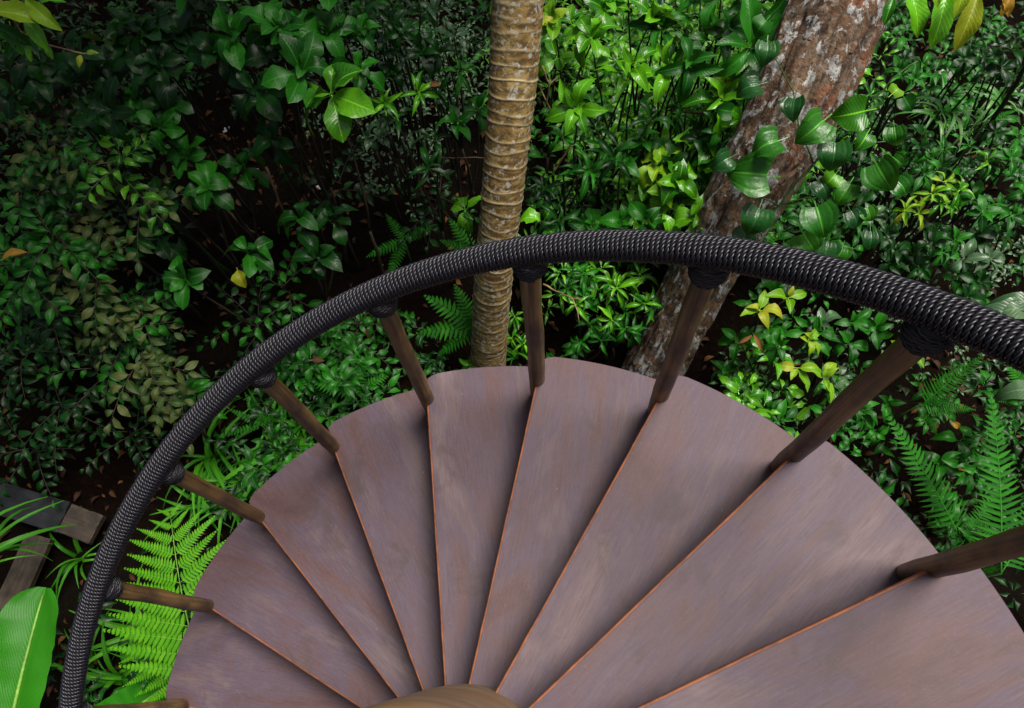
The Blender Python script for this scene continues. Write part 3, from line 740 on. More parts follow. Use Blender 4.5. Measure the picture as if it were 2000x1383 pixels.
wrow(1490, 668, -.65, 44, 'mid', 'oval', 3, 6, 'green shrub right of the leaning trunk foot', group=G5, alt='bright')
wrow(1445, 742, -.85, 40, 'mid', 'oval', 3, 6, 'green shrub over the tread edge right of the leaning trunk', group=G5, alt='bright')
wrow(1650, 640, -.6, 46, 'mid', 'oval', 3, 6, 'matt green shrub just left of the thick baluster top', group=G5, alt='grey', altp=.4)
wrow(1735, 615, -.55, 46, 'bright', 'oval', 2, 6, 'bright leaves hidden half behind the thick baluster top', group=G5, alt='mid')
wrow(1640, 760, -.8, 44, 'grey', 'oval', 3, 6, 'dull green shrub left of the thick baluster', group=G5, alt='mid', altp=.5)
wrow(1720, 800, -.9, 40, 'mid', 'oval', 3, 6, 'green shrub right of the thick baluster', group=G5)
wrow(1500, 775, -1.0, 34, 'mid', 'oval', 3, 7, 'low shrub along the tread edge under the yellow green rosette', group=G5, alt='dark')
wrow(1810, 660, -.6, 40, 'mid', 'oval', 2, 6, 'green leaves right of the thick baluster top', group=G5, alt='lime')
wrow(1860, 880, -1.0, 50, 'mid', 'oval', 2, 5, 'few shiny leaves between the two right ferns', group=G5)
G6 = 'shrubs right of the leaning tree'
for (x, y, z, L, m_, sh, lab, alt) in ((1845, 362, -.3, 44, 'lime', 'lance', 'star shaped yellow green shoot right of the vine', None), (1905, 350, -.3, 44, 'bright', 'lance', 'second star shaped shoot, nearer the right edge', None),
        (1790, 412, -.35, 38, 'lime', 'lance', 'yellow green shoot below the star shaped one', None), (1850, 395, -.35, 32, 'bright', 'lance', 'thin bright shoot between the star shaped ones', None),
        (1775, 262, -.2, 32, 'dark', 'oval', 'dark fine bush right of the vine', 'mid'), (1800, 330, -.3, 32, 'mid', 'oval', 'fine green bush above the star shaped shoot', 'dark'),
        (1780, 130, -.1, 34, 'mid', 'oval', 'fine green bush right of the leaning tree near the top', 'dark'), (1740, 170, -.05, 40, 'mid', 'lance', 'green leaves behind the leaning trunk on its right', 'bright'),
        (1905, 110, -.1, 34, 'dark', 'oval', 'dark bush under the hanging leaves', 'mid'), (1965, 120, -.1, 36, 'dark', 'oval', 'dark bush at the right edge near the top', None),
        (1960, 290, -.3, 36, 'dark', 'oval', 'dark bush at the right edge beside the strap leaves', 'mid'), (1880, 290, -.3, 34, 'mid', 'lance', 'green bush under the strap leaved plants', 'dark'),
        (1720, 440, -.4, 34, 'dark', 'oval', 'dark bush right of the lowest vine leaves', 'grey'), (1850, 462, -.45, 42, 'mid', 'oval', 'broken green leaves above the right handrail', 'dark'),
        (1955, 395, -.4, 44, 'mid', 'oval', 'green bush at the right edge below the strap leaves', 'grey'), (1930, 480, -.5, 46, 'grey', 'oval', 'dull pale leaves above the rail at the right edge', 'dark'),
        (1775, 500, -.55, 36, 'dark', 'oval', 'dark bush above the rail right of the leaning tree', 'mid'), (1900, 560, -.6, 44, 'mid', 'oval', 'green leaves over the far right of the handrail', 'dark'),
        (1640, 455, -.4, 36, 'mid', 'oval', 'green shrub above the rail under the vine', 'bright'), (1700, 330, -.3, 40, 'dark', 'oval', 'dark bush in the shade behind the vine', None)):
    wrow(x, y, z, L, m_, sh, 2 if sh == 'lance' else 4, 8, lab, group=G6, alt=alt, elev=(45, -10))

# ------------------------------------------------------------------ small leaved bushes, left
def srow(px, py, z, L, mat, label, **k):
    k.setdefault('group', 'small leaved bushes at left')
    spray_plant(label, px, py, z, mlen(px, py, z, L), mat, **k)
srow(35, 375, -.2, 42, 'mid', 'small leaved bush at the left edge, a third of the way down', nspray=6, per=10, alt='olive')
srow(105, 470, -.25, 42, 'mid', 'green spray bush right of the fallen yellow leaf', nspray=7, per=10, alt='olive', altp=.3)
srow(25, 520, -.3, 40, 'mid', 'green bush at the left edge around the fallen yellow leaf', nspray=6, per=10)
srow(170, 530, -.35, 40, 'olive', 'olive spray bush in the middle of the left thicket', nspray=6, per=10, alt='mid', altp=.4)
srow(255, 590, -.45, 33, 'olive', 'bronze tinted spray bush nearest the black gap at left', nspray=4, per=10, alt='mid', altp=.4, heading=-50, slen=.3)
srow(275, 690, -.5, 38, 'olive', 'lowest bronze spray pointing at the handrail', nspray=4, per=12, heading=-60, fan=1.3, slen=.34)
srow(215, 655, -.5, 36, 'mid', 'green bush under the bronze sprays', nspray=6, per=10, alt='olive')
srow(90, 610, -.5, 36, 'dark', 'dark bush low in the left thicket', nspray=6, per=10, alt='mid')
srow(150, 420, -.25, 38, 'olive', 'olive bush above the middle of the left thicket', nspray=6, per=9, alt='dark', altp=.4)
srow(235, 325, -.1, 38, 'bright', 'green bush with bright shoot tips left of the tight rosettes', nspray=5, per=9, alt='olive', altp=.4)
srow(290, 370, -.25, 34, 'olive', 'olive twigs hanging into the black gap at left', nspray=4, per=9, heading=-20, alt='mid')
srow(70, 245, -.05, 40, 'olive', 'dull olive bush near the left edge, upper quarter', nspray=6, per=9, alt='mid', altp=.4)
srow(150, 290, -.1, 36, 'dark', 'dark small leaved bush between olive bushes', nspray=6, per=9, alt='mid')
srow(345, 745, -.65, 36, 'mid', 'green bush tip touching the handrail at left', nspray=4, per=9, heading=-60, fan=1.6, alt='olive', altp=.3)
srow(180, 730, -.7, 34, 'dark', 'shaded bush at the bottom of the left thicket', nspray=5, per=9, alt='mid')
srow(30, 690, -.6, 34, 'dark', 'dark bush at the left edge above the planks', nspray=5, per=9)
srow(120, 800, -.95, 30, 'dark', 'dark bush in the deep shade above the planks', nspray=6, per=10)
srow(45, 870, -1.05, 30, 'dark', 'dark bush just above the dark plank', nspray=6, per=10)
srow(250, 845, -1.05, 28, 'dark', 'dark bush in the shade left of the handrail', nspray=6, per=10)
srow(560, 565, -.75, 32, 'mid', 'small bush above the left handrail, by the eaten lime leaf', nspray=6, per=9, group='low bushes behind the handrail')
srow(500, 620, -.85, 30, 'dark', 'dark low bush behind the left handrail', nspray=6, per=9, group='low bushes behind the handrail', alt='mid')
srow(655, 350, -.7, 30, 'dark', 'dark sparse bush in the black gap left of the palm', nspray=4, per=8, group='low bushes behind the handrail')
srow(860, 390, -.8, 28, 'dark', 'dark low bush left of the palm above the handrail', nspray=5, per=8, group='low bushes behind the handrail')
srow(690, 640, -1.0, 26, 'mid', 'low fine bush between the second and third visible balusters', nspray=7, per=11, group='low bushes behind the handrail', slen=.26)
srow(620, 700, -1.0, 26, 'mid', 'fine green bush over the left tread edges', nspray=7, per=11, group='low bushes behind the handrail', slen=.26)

# ------------------------------------------------------------------ ferns
_fr = {}
def frond(mat, npair, pin, seed, sag, plen):
    k = (mat, npair, pin, seed, sag, plen)
    if k not in _fr:
        V, F, UV = frond_mesh(1, npair, plen, mat, pin, sag, seed, taper=.95 if npair < 22 else .72, ns=4); _fr[k] = mesh('frond', V, F, LM[mat], uv=UV)
    return _fr[k]
def fern(label, px, py, z, tips, mat='fern', npair=20, plen=.20, sag=.35, pin='taper', group='ferns'):
    c = at(px, py, z); b = base_under(c, .05); root = empty('fern', b, label, 'fern', group)
    for i, (tx, ty, tz) in enumerate(tips):
        t = at(tx, ty, tz); a = c; d = t-a; l = d.length
        f = put_leaf(root, frond(mat, npair, pin, i % 3, sag, plen), a-b, d.normalized()+Vector((0, 0, .5*sag)), Vector((0, 0, 1)), l/.95, name='frond')
    segs = [tube([Vector((0, 0, 0)), (c-b)*.5+Vector((.01, 0, 0)), c-b], [.008, .006, .005], 6)]
    obj('stem', mesh('stem', *join(segs), M_gstem), root); return root
fern('tall dark green fern frond upright at the right edge', 1955, 1120, -.55, [(1938, 775, -.35), (2080, 900, -.5), (1860, 1080, -.8)], npair=28, plen=.20)
fern('drooping fern beside the right treads', 1880, 1060, -.9, [(1735, 810, -.7), (1800, 930, -.95), (1960, 940, -.9)], npair=26, plen=.19)
fern('short fern right of the thick baluster top', 1800, 790, -.8, [(1912, 700, -.6), (1900, 800, -.8), (1830, 850, -.9)], npair=22, plen=.30)
fern('small fern at the right edge below the handrail', 2010, 780, -.8, [(1960, 690, -.7), (1930, 780, -.9)], npair=20, plen=.3)
fern('fern half under the right edge of the upper treads', 1990, 1080, -.9, [(1890, 1010, -.8), (2070, 1010, -.8)], npair=24, plen=.2)
fern('dark fern left of the palm just under the handrail', 930, 640, -1.0, [(835, 580, -.9), (820, 650, -1.0), (890, 560, -.9), (860, 690, -1.1)], npair=13, plen=.22, pin='simple')
fern('dark fern left of the palm above the handrail', 930, 500, -.9, [(865, 470, -.8), (880, 430, -.8), (850, 510, -.9)], npair=13, plen=.22, pin='simple')
fern('dark fern in the gap above the left handrail', 790, 470, -1.0, [(720, 500, -1.0), (755, 420, -.95), (850, 440, -1.0), (760, 540, -1.05)], npair=13, plen=.20, pin='simple')
fern('low fern between two left balusters over the tread edge', 690, 770, -1.1, [(600, 740, -1.05), (640, 690, -1.05), (720, 690, -1.0), (760, 730, -1.1)], npair=14, plen=.2, pin='simple')
fern('feathery fern at the far right under the strap leaves', 1930, 235, -.4, [(1985, 215, -.35), (1975, 260, -.4)], npair=16, plen=.24)
fern('dark radiating fern behind the left handrail', 510, 830, -1.15, [(450, 800, -1.1), (480, 770, -1.1), (560, 790, -1.1), (440, 850, -1.15)], npair=12, plen=.14, pin='simple')
# big bright fern beside the lowest treads: every pinna a piece of its own
V, F, UV = frond_mesh(1, 17, .20, 'fernlit', 'taper', .18, 2, taper=1.1, ns=2)
me_pin = mesh('pinna', V, F, LM['fernlit'], uv=UV)
def big_fern():
    a, t = at(402, 1345, -.62), at(333, 1006, -.50); b = base_under(a, .02)
    root = empty('fern', b, 'big bright lime green fern beside the lowest visible treads', 'fern', 'ferns')
    def fr(a, t, npair, pl, seed):
        r = random.Random(seed); pts = [a.lerp(t, k/14)+Vector((0, 0, .05*math.sin(PI*k/14))) for k in range(15)]
        f = obj('frond', mesh('frond', *tube([p-a for p in pts], np.linspace(.0042, .001, 15), 6), M_rib), root); f.location = a-b
        T = (t-a).normalized(); sd = T.cross(Vector((0, 0, 1))).normalized()
        for k in range(npair):
            q = .10+.90*k/(npair-1); p = a.lerp(t, q)+Vector((0, 0, .05*math.sin(PI*q)-.0))-a
            l = pl*max(.16, (1-q)**.55*min(1, .75+q))*r.uniform(.93, 1.07)
            for s in (-1, 1):
                d = sd*s+T*(.30+.45*q)+Vector((0, 0, r.uniform(-.12, .12)))
                put_leaf(f, me_pin, p, d, Vector((0, -.1, 1)), l, r.uniform(-.15, .15), name='pinna')
    fr(a, t, 12, .42, 1)
    fr(at(395, 1360, -.78), at(250, 1210, -.85), 10, .24, 2)
    obj('stem', mesh('stem', *tube([Vector((0, 0, 0)), (a-b)*.55, a-b], [.007, .006, .0045], 6), M_gstem), root)
big_fern()

# ------------------------------------------------------------------ grass tufts and strap-leaved plants
def tuft(label, px, py, z, n, Lpx, mat='grass', wid=1.0, up=(.5, 1.3), name='grass_tuft', cat='grass tuft', group='grass tufts', heading=None, fan=6.3, bend=(.7, 1.5)):
    r = random.Random(int(px*3+py)); c = at(px, py, z); b = Vector((c.x, c.y, c.z)); root = empty(name, b, label, cat, group)
    L = mlen(px, py, z, Lpx)
    for i in range(n):
        a = r.random()*6.28 if heading is None else math.radians(heading)+r.uniform(-.5, .5)*fan
        d = Vector((math.cos(a), math.sin(a), r.uniform(*up))); s = L*r.uniform(.6, 1.15)
        put_leaf(root, leaf_mesh('strap', mat, r.randrange(4), ns=9, bend=[.7, 1.0, 1.25, .5][r.randrange(4)], fold=.3), Vector((r.uniform(-.03, .03), r.uniform(-.03, .03), 0)), d, Vector((0, 0, 1)), (s*wid*r.uniform(.7, 1.3), s, s), r.uniform(-.4, .4), name='blade')
    return root
def gpz(px, py): p = at(px, py, GZ); return gz(p.x, p.y)-.01
GR = [(430, 905, 14, 130, 'bright grass tuft left of the second lowest baluster top'), (560, 900, 16, 150, 'tall grass tuft over the left tread edges'), (600, 860, 12, 120, 'grass tuft against the tread below the third baluster'),
      (500, 960, 12, 120, 'grass tuft above the second lowest baluster'), (560, 740, 10, 110, 'grass tuft under the left handrail curve'), (460, 990, 12, 100, 'grass behind the tip of the big bright fern'),
      (390, 990, 10, 90, 'short grass left of the big bright fern tip'), (300, 1230, 12, 130, 'grass between handrail and big bright fern'), (250, 1320, 12, 140, 'grass right of the handrail near the bottom'),
      (340, 1290, 12, 120, 'grass under the lower part of the big fern'), (190, 1290, 8, 90, 'thin grass behind the handrail at the bottom left'), (160, 1090, 8, 80, 'dry grass wisps beside the plank joint'),
      (720, 790, 10, 80, 'grass wisps over the tread edge between balusters'), (1010, 700, 8, 60, 'grass wisps at the foot of the palm')]
for x, y, n, L, lab in GR: tuft(lab, x, y, gpz(x, y), int(n*1.5), L*1.15, up=(.6, 1.9))
tuft('long grass blades arching in from the left edge over the planks', -45, 1120, -.75, 9, 190, wid=.8, heading=40, fan=1.6, up=(.15, .8))
tuft('strap leaved plant with arching pale leaves at upper right', 1835, 228, -.45, 16, 95, 'strap', 1.3, name='strap_plant', cat='plant', group='strap leaved plants', up=(.5, 1.4))
tuft('second strap leaved plant, closest to the right edge', 1945, 205, -.45, 14, 95, 'strap', 1.3, name='strap_plant', cat='plant', group='strap leaved plants', up=(.5, 1.4))
tuft('dull strap leaved plant just below the others at right', 1900, 250, -.55, 10, 70, 'strap', 1.1, name='strap_plant', cat='plant', group='strap leaved plants', up=(.3, 1.0))

# ------------------------------------------------------------------ banana plants
def banana_blade(base, tip, width, seed, sag=.08, up=Vector((0, -.1, 1)), blunt=True):
    r = random.Random(seed); d = tip-base; l = d.length; d.normalize(); z = up-d*up.dot(d); z.normalize(); x = d.cross(z)
    ns, nc = 40, 10; V = []; UV = []
    tear = [r.random() < .12 for _ in range(ns+1)]
    for i in range(ns+1):
        t = i/ns; w_ = width*.5*min(1, (.30+t*2.2))*(1 if t < .78 else math.sqrt(max(0.0, 1-((t-.78)/.225)**2.4)))
        w_ *= 1+.05*math.sin(t*9+seed)
        for j in range(nc+1):
            c = j/nc*2-1
            if c < 0: c *= 1.15
            wob = .012*math.sin(t*15+c*3+seed)*abs(c)+.004*math.sin(t*60)*abs(c)
            h = -sag*4*(t-.5)**2*l*.4+abs(c)**1.1*w_*.28+wob-(.006 if j == nc//2 else 0)
            if tear[i] and abs(c) > .8: h -= .01
            V.append(base+d*(l*t)+x*(c*w_)+z*h); UV.append((.5+.5*c, t))
    F = [(i*(nc+1)+j, i*(nc+1)+j+1, (i+1)*(nc+1)+j+1, (i+1)*(nc+1)+j) for i in range(ns) for j in range(nc)]
    rib = tube([base+d*(l*t)+z*(-sag*4*(t-.5)**2*l*.4+.001) for t in [k/20*.97 for k in range(21)]], np.linspace(.011, .004, 21), 8)
    return V, F, UV, rib
def banana(label, blades):
    b0 = blades[0][0]; b = Vector((b0.x, b0.y, gz(b0.x, b0.y)-.02)); root = empty('banana_plant', b, label, 'plant', 'banana plants')
    for i, (ba, ti, wd) in enumerate(blades):
        V, F, UV, rib = banana_blade(ba, ti, wd, i+int(wd*100))
        lf = obj('leaf', mesh('leaf', [v-b for v in V], F, LM['banana'], uv=UV), root)
        obj('midrib', mesh('midrib', np.asarray(rib[0])-np.array(tuple(b)), rib[1], M_rib), lf)
    obj('stem', mesh('stem', *tube([Vector((0, 0, 0)), (b0-b)*.5, b0-b], [.035, .026, .014], 10), M_gstem), root)
banana('big banana leaf lit green in the bottom left corner', [(at(-30, 1640, -.55), at(80, 1148, -.42), .235)])
banana('banana leaf partly tucked under the lowest tread', [(at(150, 1470, -1.0), at(352, 1318, -.85), .18), (at(150, 1480, -1.0), at(60, 1440, -.95), .16)])
tuft('sapling leaves crossing the right edge under the handrail', 2030, 620, -.3, 4, 120, 'grey', 5.5, name='broad_leaf_plant', cat='plant', group='leaves at the right edge', heading=160, fan=1.2, up=(.0, .3))
tuft('single pale leaf at the right edge beside the small fern', 2030, 775, -.5, 2, 70, 'grey', 8, name='broad_leaf_plant', cat='plant', group='leaves at the right edge', heading=175, fan=.5, up=(.0, .2))

# ------------------------------------------------------------------ climbing vine on the leaning tree
vz0 = float(np.interp(560, [q[0] for q in BZ], [q[1] for q in BZ]))
vine = empty('pepper_vine', at(1400, 560, vz0), 'climbing vine with heart shaped leaves on the leaning trunk', 'vine'); vb = vine.location.copy()
VL = [(1712, 212, 88, -170, 'bright', .9), (1625, 222, 90, -140, 'vine', .9), (1540, 268, 82, -160, 'vine', .8), (1632, 258, 84, -95, 'vinedark', .9), (1700, 300, 92, -60, 'vine', .8), (1588, 382, 92, -75, 'vine', .8),
      (1525, 345, 112, 175, 'vine', .9), (1490, 388, 84, -110, 'vinedark', .7), (1555, 178, 62, -100, 'vinedark', .6), (1500, 68, 62, -95, 'vinedark', .5), (1500, 160, 70, -165, 'vinedark', .5), (1560, 440, 76, -60, 'vine', .6), (1620, 455, 66, -100, 'vinedark', .5),
      (1655, 400, 58, -60, 'vinedark', .5), (1745, 235, 56, -80, 'vine', .6), (1735, 190, 40, 40, 'lime', .7), (1668, 345, 66, -120, 'vine', .6), (1690, 395, 44, -70, 'vine', .5), (1735, 300, 44, -40, 'vine', .5), (1640, 330, 50, -130, 'bright', .6),
      (1700, 250, 52, -120, 'bright', .6), (1590, 340, 60, -60, 'vinedark', .5), (1465, 440, 62, -120, 'vinedark', .5), (1530, 470, 70, -70, 'vine', .5), (1700, 440, 50, -90, 'vinedark', .4), (1440, 300, 60, -150, 'vinedark', .4), (1740, 340, 60, -50, 'vine', .5),
      (1650, 470, 52, -110, 'vine', .4), (1600, 490, 60, -80, 'vinedark', .4), (1500, 520, 54, -70, 'mid', .4), (1560, 545, 52, -110, 'vinedark', .3), (1505, 30, 52, -130, 'mid', .4), (1760, 180, 46, -60, 'mid', .5), (1580, 520, 44, -60, 'vine', .4), (1440, 220, 46, 170, 'mid', .4)]
def vz(py): return float(np.interp(py, [q[0] for q in BZ], [q[1] for q in BZ]))
vpts = []
for i, (x, y, L, ang, m_, sh) in enumerate(VL):
    z = vz(y)+.16+.14*sh; p = at(x, y, z); a = math.radians(ang)
    d = _r*math.cos(a)-_d*math.sin(a)+_f*.18*random.uniform(-.3, 1)
    nrm = (CAM-p).normalized()*.75+Vector((random.uniform(-.35, .35), random.uniform(-.35, .2), .45))
    put_leaf(vine, leaf_mesh('heart', m_, i % 5, ns=8, bend=.35+.12*(i % 4), fold=.22), p-vb, d, nrm, mlen(x, y, z, L)*.98, random.uniform(-.15, .15))
    vpts.append(p)
segs = []
def vstem(pl, r0=.004, r1=.002):
    pts = [at(x, y, vz(y)+.20) for x, y, z in pl]; out = []
    for k in range(len(pts)-1): out += [pts[k].lerp(pts[k+1], t) for t in (0, .33, .66)]
    out.append(pts[-1]); segs.append(tube([p-vb+Vector((random.uniform(-.006, .006), random.uniform(-.006, .006), 0)) for p in out], np.linspace(r0, r1, len(out)), 5))
vstem([(1400, 560, -.72), (1450, 470, -.40), (1520, 400, -.05), (1590, 320, .25), (1640, 250, .45), (1690, 215, .6), (1720, 205, .68)], .006, .003)
vstem([(1640, 250, .45), (1690, 262, .48), (1715, 280, .42), (1745, 275, .4)]); vstem([(1690, 215, .6), (1745, 150, .75), (1790, 118, .85)])
vstem([(1590, 320, .25), (1640, 370, .15), (1690, 370, .05), (1660, 420, -.1)]); vstem([(1520, 400, -.05), (1580, 385, .0), (1620, 440, -.2), (1600, 500, -.4)])
vstem([(1590, 320, .25), (1560, 250, .4), (1550, 180, .62), (1500, 80, .85)]); vstem([(1520, 400, -.05), (1480, 380, .0), (1490, 440, -.2)])
for sg in segs: obj('stem', mesh('stem', *sg, M_gstem), vine)

# ------------------------------------------------------------------ overhanging branches cut by the frame
def branch(label, stem, leaves, mats, shape, name='leafy_branch', mat_s=None):
    pts = [at(*q) for q in stem]; b = pts[0]; root = empty(name, b, label, 'branch', 'branches reaching into the picture')
    out = []
    for k in range(len(pts)-1): out += [pts[k].lerp(pts[k+1], t) for t in (0, .25, .5, .75)]
    out.append(pts[-1])
    obj('stem', mesh('stem', *tube([p-b+Vector((random.uniform(-.003, .003), random.uniform(-.003, .003), 0)) for p in out], np.linspace(.005, .0018, len(out)), 6), mat_s or M_twig), root)
    for i, (x, y, z, L, ang, mi) in enumerate(leaves):
        p = at(x, y, z); a = math.radians(ang); d = _r*math.cos(a)-_d*math.sin(a)+_f*.25*random.uniform(0, 1)
        nrm = (CAM-p).normalized()*.8+Vector((random.uniform(-.3, .3), random.uniform(-.3, .3), .5))
        put_leaf(root, leaf_mesh(shape if L > 35 else 'oval', mats[mi], i % 5, ns=9, bend=.25, wave=.05), p-b, d, nrm, mlen(x, y, z, L), random.uniform(-.2, .2))
branch('lime green hanging leaves at the top right corner', [(1800, -150, 1.7), (1850, -60, 1.6), (1900, -25, 1.5), (1975, -40, 1.45)],
       [(1850, -35, 1.45, 125, -98, 0), (1915, -22, 1.42, 120, -108, 1), (1768, -45, 1.45, 120, -72, 0), (1885, -40, 1.5, 72, -100, 3), (1812, -30, 1.5, 50, -60, 3), (1962, -30, 1.4, 62, -80, 2), (1978, -20, 1.4, 52, -110, 2), (1800, -60, 1.5, 60, -110, 0), (1748, -10, 1.3, 60, -110, 0)], ['bright', 'yellow', 'amber', 'lime'], 'cacao')
branch('thin twig with lime leaves in the top left corner', [(-60, -60, 1.0), (10, 10, .95), (40, 62, .85), (92, 88, .8), (165, 104, .75), (186, 104, .75)],
       [(45, -5, .95, 92, -42, 0), (-35, 22, .95, 120, -6, 0), (42, 25, .9, 80, -58, 1), (-25, 42, .9, 85, -28, 2), (18, 42, .88, 64, -78, 1), (62, 45, .85, 40, -110, 1), (158, 104, .75, 28, -100, 0), (166, 104, .75, 26, 5, 0), (60, 80, .82, 40, -95, 1), (85, 86, .8, 32, -60, 1), (40, 66, .85, 56, -130, 2), (75, 5, .95, 50, 10, 1)], ['lime', 'bright', 'mid'], 'cacao')

# ------------------------------------------------------------------ planks, sticks, fallen leaves, scraps
def plank(label, p0, p1, width, z, mat, th=.04, ext=(0, 0)):
    a, b = at(*p0, z), at(*p1, z); d = (b-a); l = d.length; ang = math.atan2(d.y, d.x); c = (a+b)/2
    bm = bmesh.new(); bmesh.ops.create_cube(bm, size=1)
    for v in bm.verts: v.co = Vector((v.co.x*l, v.co.y*width, v.co.z*th))
    bmesh.ops.bevel(bm, geom=bm.edges[:], offset=.003, segments=2, affect='EDGES')
    bmesh.ops.subdivide_edges(bm, edges=[e for e in bm.edges if e.calc_length() > width*.5], cuts=6)
    for v in bm.verts: v.co += Vector((random.uniform(-.0015, .0015), random.uniform(-.0015, .0015), random.uniform(-.0008, .0008)))
    me = bpy.data.meshes.new('plank'); bm.to_mesh(me); bm.free(); me.materials.append(mat)
    o = obj('plank', me, None, label, 'plank', 'weathered planks on the soil'); o.location = (c.x, c.y, z-th/2); o.rotation_euler = (random.uniform(-.02, .02), random.uniform(-.015, .015), ang)
plank('dark blackened plank entering from the left edge', (-130, 935), (123, 1010), .158, -1.265, M_plank_dark, th=.045)
plank('short brown plank end butted against the dark plank', (125, 1011), (186, 1034), .150, -1.272, M_plank, th=.045)
plank('grey brown plank slanting down behind the grass blades', (74, 1046), (-60, 1350), .135, -1.29, M_plank, th=.045)
def stick(label, pl, r0, r1, mat, name='fallen_stick', forks=()):
    pts = [at(*q) for q in pl]; b = pts[0]; out = []
    for k in range(len(pts)-1): out += [pts[k].lerp(pts[k+1], t) for t in (0, .25, .5, .75)]
    out.append(pts[-1]); sg = [tube([p-b+Vector((random.uniform(-.004, .004), random.uniform(-.004, .004), 0)) for p in out], np.linspace(r0, r1, len(out)), 6)]
    for f in forks: sg.append(tube([at(*q)-b for q in f], np.linspace(r1*1.1, r1*.6, len(f)), 5))
    o = obj(name, mesh(name, *join(sg), mat), None, label, 'stick', 'sticks and twigs'); o.location = b
def gq(x, y, h=.012): p = at(x, y, GZ); return (x, y, gz(p.x, p.y)+h)
M_stick = m_wood('stick_brown', (.085, .040, .018), (.150, .080, .035), rough=.7)
stick('brown stick leaning right of the tight rosettes at left', [(518, 325, -.95), (540, 378, -1.05), (562, 436, -1.2)], .009, .007, M_stick)
stick('brown stick lying above the left handrail curve', [(438, 408, -1.1), (470, 435, -1.12), (506, 462, -1.15)], .008, .006, M_stick)
stick('pale forked twig right of the middle baluster', [(1062, 556, -.5), (1095, 572, -.5), (1120, 583, -.5)], .0045, .003, M_twig, 'forked_twig', [[(1118, 582, -.5), (1128, 608, -.52), (1132, 636, -.55)], [(1119, 583, -.5), (1138, 585, -.49)]])
stick('thin brown twig reaching the palm from the left', [(832, 303, -.4), (870, 308, -.4), (945, 309, -.42)], .004, .003, M_stick, 'thin_twig')
stick('bare branch beside the palm on its right', [(1058, 130, .0), (1072, 165, -.1), (1068, 200, -.2), (1090, 235, -.3)], .005, .003, M_twig, 'bare_twig', [[(1072, 165, -.1), (1090, 150, -.1)], [(1068, 200, -.2), (1050, 160, -.2)]])
stick('bare slanting branch between palm and leaning tree', [(1130, 255, -.3), (1105, 300, -.35), (1080, 340, -.4)], .006, .004, M_stick, 'bare_branch')
stick('thin dark sapling stem at the right edge', [(2010, 120, .1), (1960, 200, -.2), (1900, 300, -.6)], .010, .012, M_stem, 'sapling_stem')
stick('grey dead branch left of the leaning tree', [(1385, 190, -.3), (1365, 240, -.4), (1345, 310, -.5)], .007, .005, M_stick, 'dead_branch', [[(1372, 222, -.37), (1330, 218, -.4), (1310, 210, -.42)]])
def fallen(label, x, y, z, L, ang, mat, shape='oval', var=1):
    p = at(x, y, z); a = math.radians(ang)
    o = bpy.data.objects.new('fallen_leaf', leaf_mesh(shape, mat, var)); COL.objects.link(o)
    o.matrix_world = orient(p, _r*math.cos(a)-_d*math.sin(a), Vector((random.uniform(-.3, .3), random.uniform(-.5, 0), 1)), mlen(x, y, z, L)); tag(o, label, 'leaf', 'fallen leaves')
fallen('fallen ochre leaf caught at the left edge', 2, 508, -.15, 50, 25, 'amber', 'cacao')
fallen('fallen yellow leaf between the right ferns', 1855, 822, -.75, 30, -35, 'amber', 'oval')
fallen('tan dead leaf behind the left handrail by the second baluster', 606, 702, -.85, 28, -5, 'litter', 'oval', 2)
fallen('eaten lime leaf left of the handrail curve', 462, 522, -.2, 44, -70, 'yellow', 'broad')
fallen('curled brown leaf hanging under the right handrail', 1440, 672, -.35, 38, 30, 'litter', 'lance')
fallen('long brown leaf under the right handrail', 1470, 650, -.35, 44, -60, 'litter', 'lance', 3)
fallen('red brown dead leaf on top of the shrub left of the palm', 836, 168, .15, 26, 10, 'litter', 'oval', 3)
M_white = m_simple('white_scrap', (.30, .29, .27), (.48, .47, .44), 60, .8)
def scrap(label, x, y, z, L, seed):
    r = random.Random(seed); p = at(x, y, z); s = mlen(x, y, z, L); V = []
    for i in range(6):
        for j in range(5): V.append(((i/5-.5)*s*(1+.25*r.random()), (j/4-.5)*s*.75*(1+.3*r.random()), s*.22*r.random()))
    F = [(i*5+j, i*5+j+1, (i+1)*5+j+1, (i+1)*5+j) for i in range(5) for j in range(4)]
    o = obj('paper_scrap', mesh('paper_scrap', V, F, M_white), None, label, 'scrap', 'white scraps on the ground'); o.location = p; o.rotation_euler = (r.uniform(-.3, .3), r.uniform(-.3, .3), r.random()*6)
scrap('white scrap on the litter in the upper left gap', *gq(443, 254), 14, 1); scrap('white scrap in the dark gap under the largest leaves', *gq(620, 369), 14, 2); scrap('pale scrap right of the brown stick', *gq(500, 337), 14, 3); scrap('white scrap under the hanging leaves at upper right', *gq(1848, 146), 24, 4)

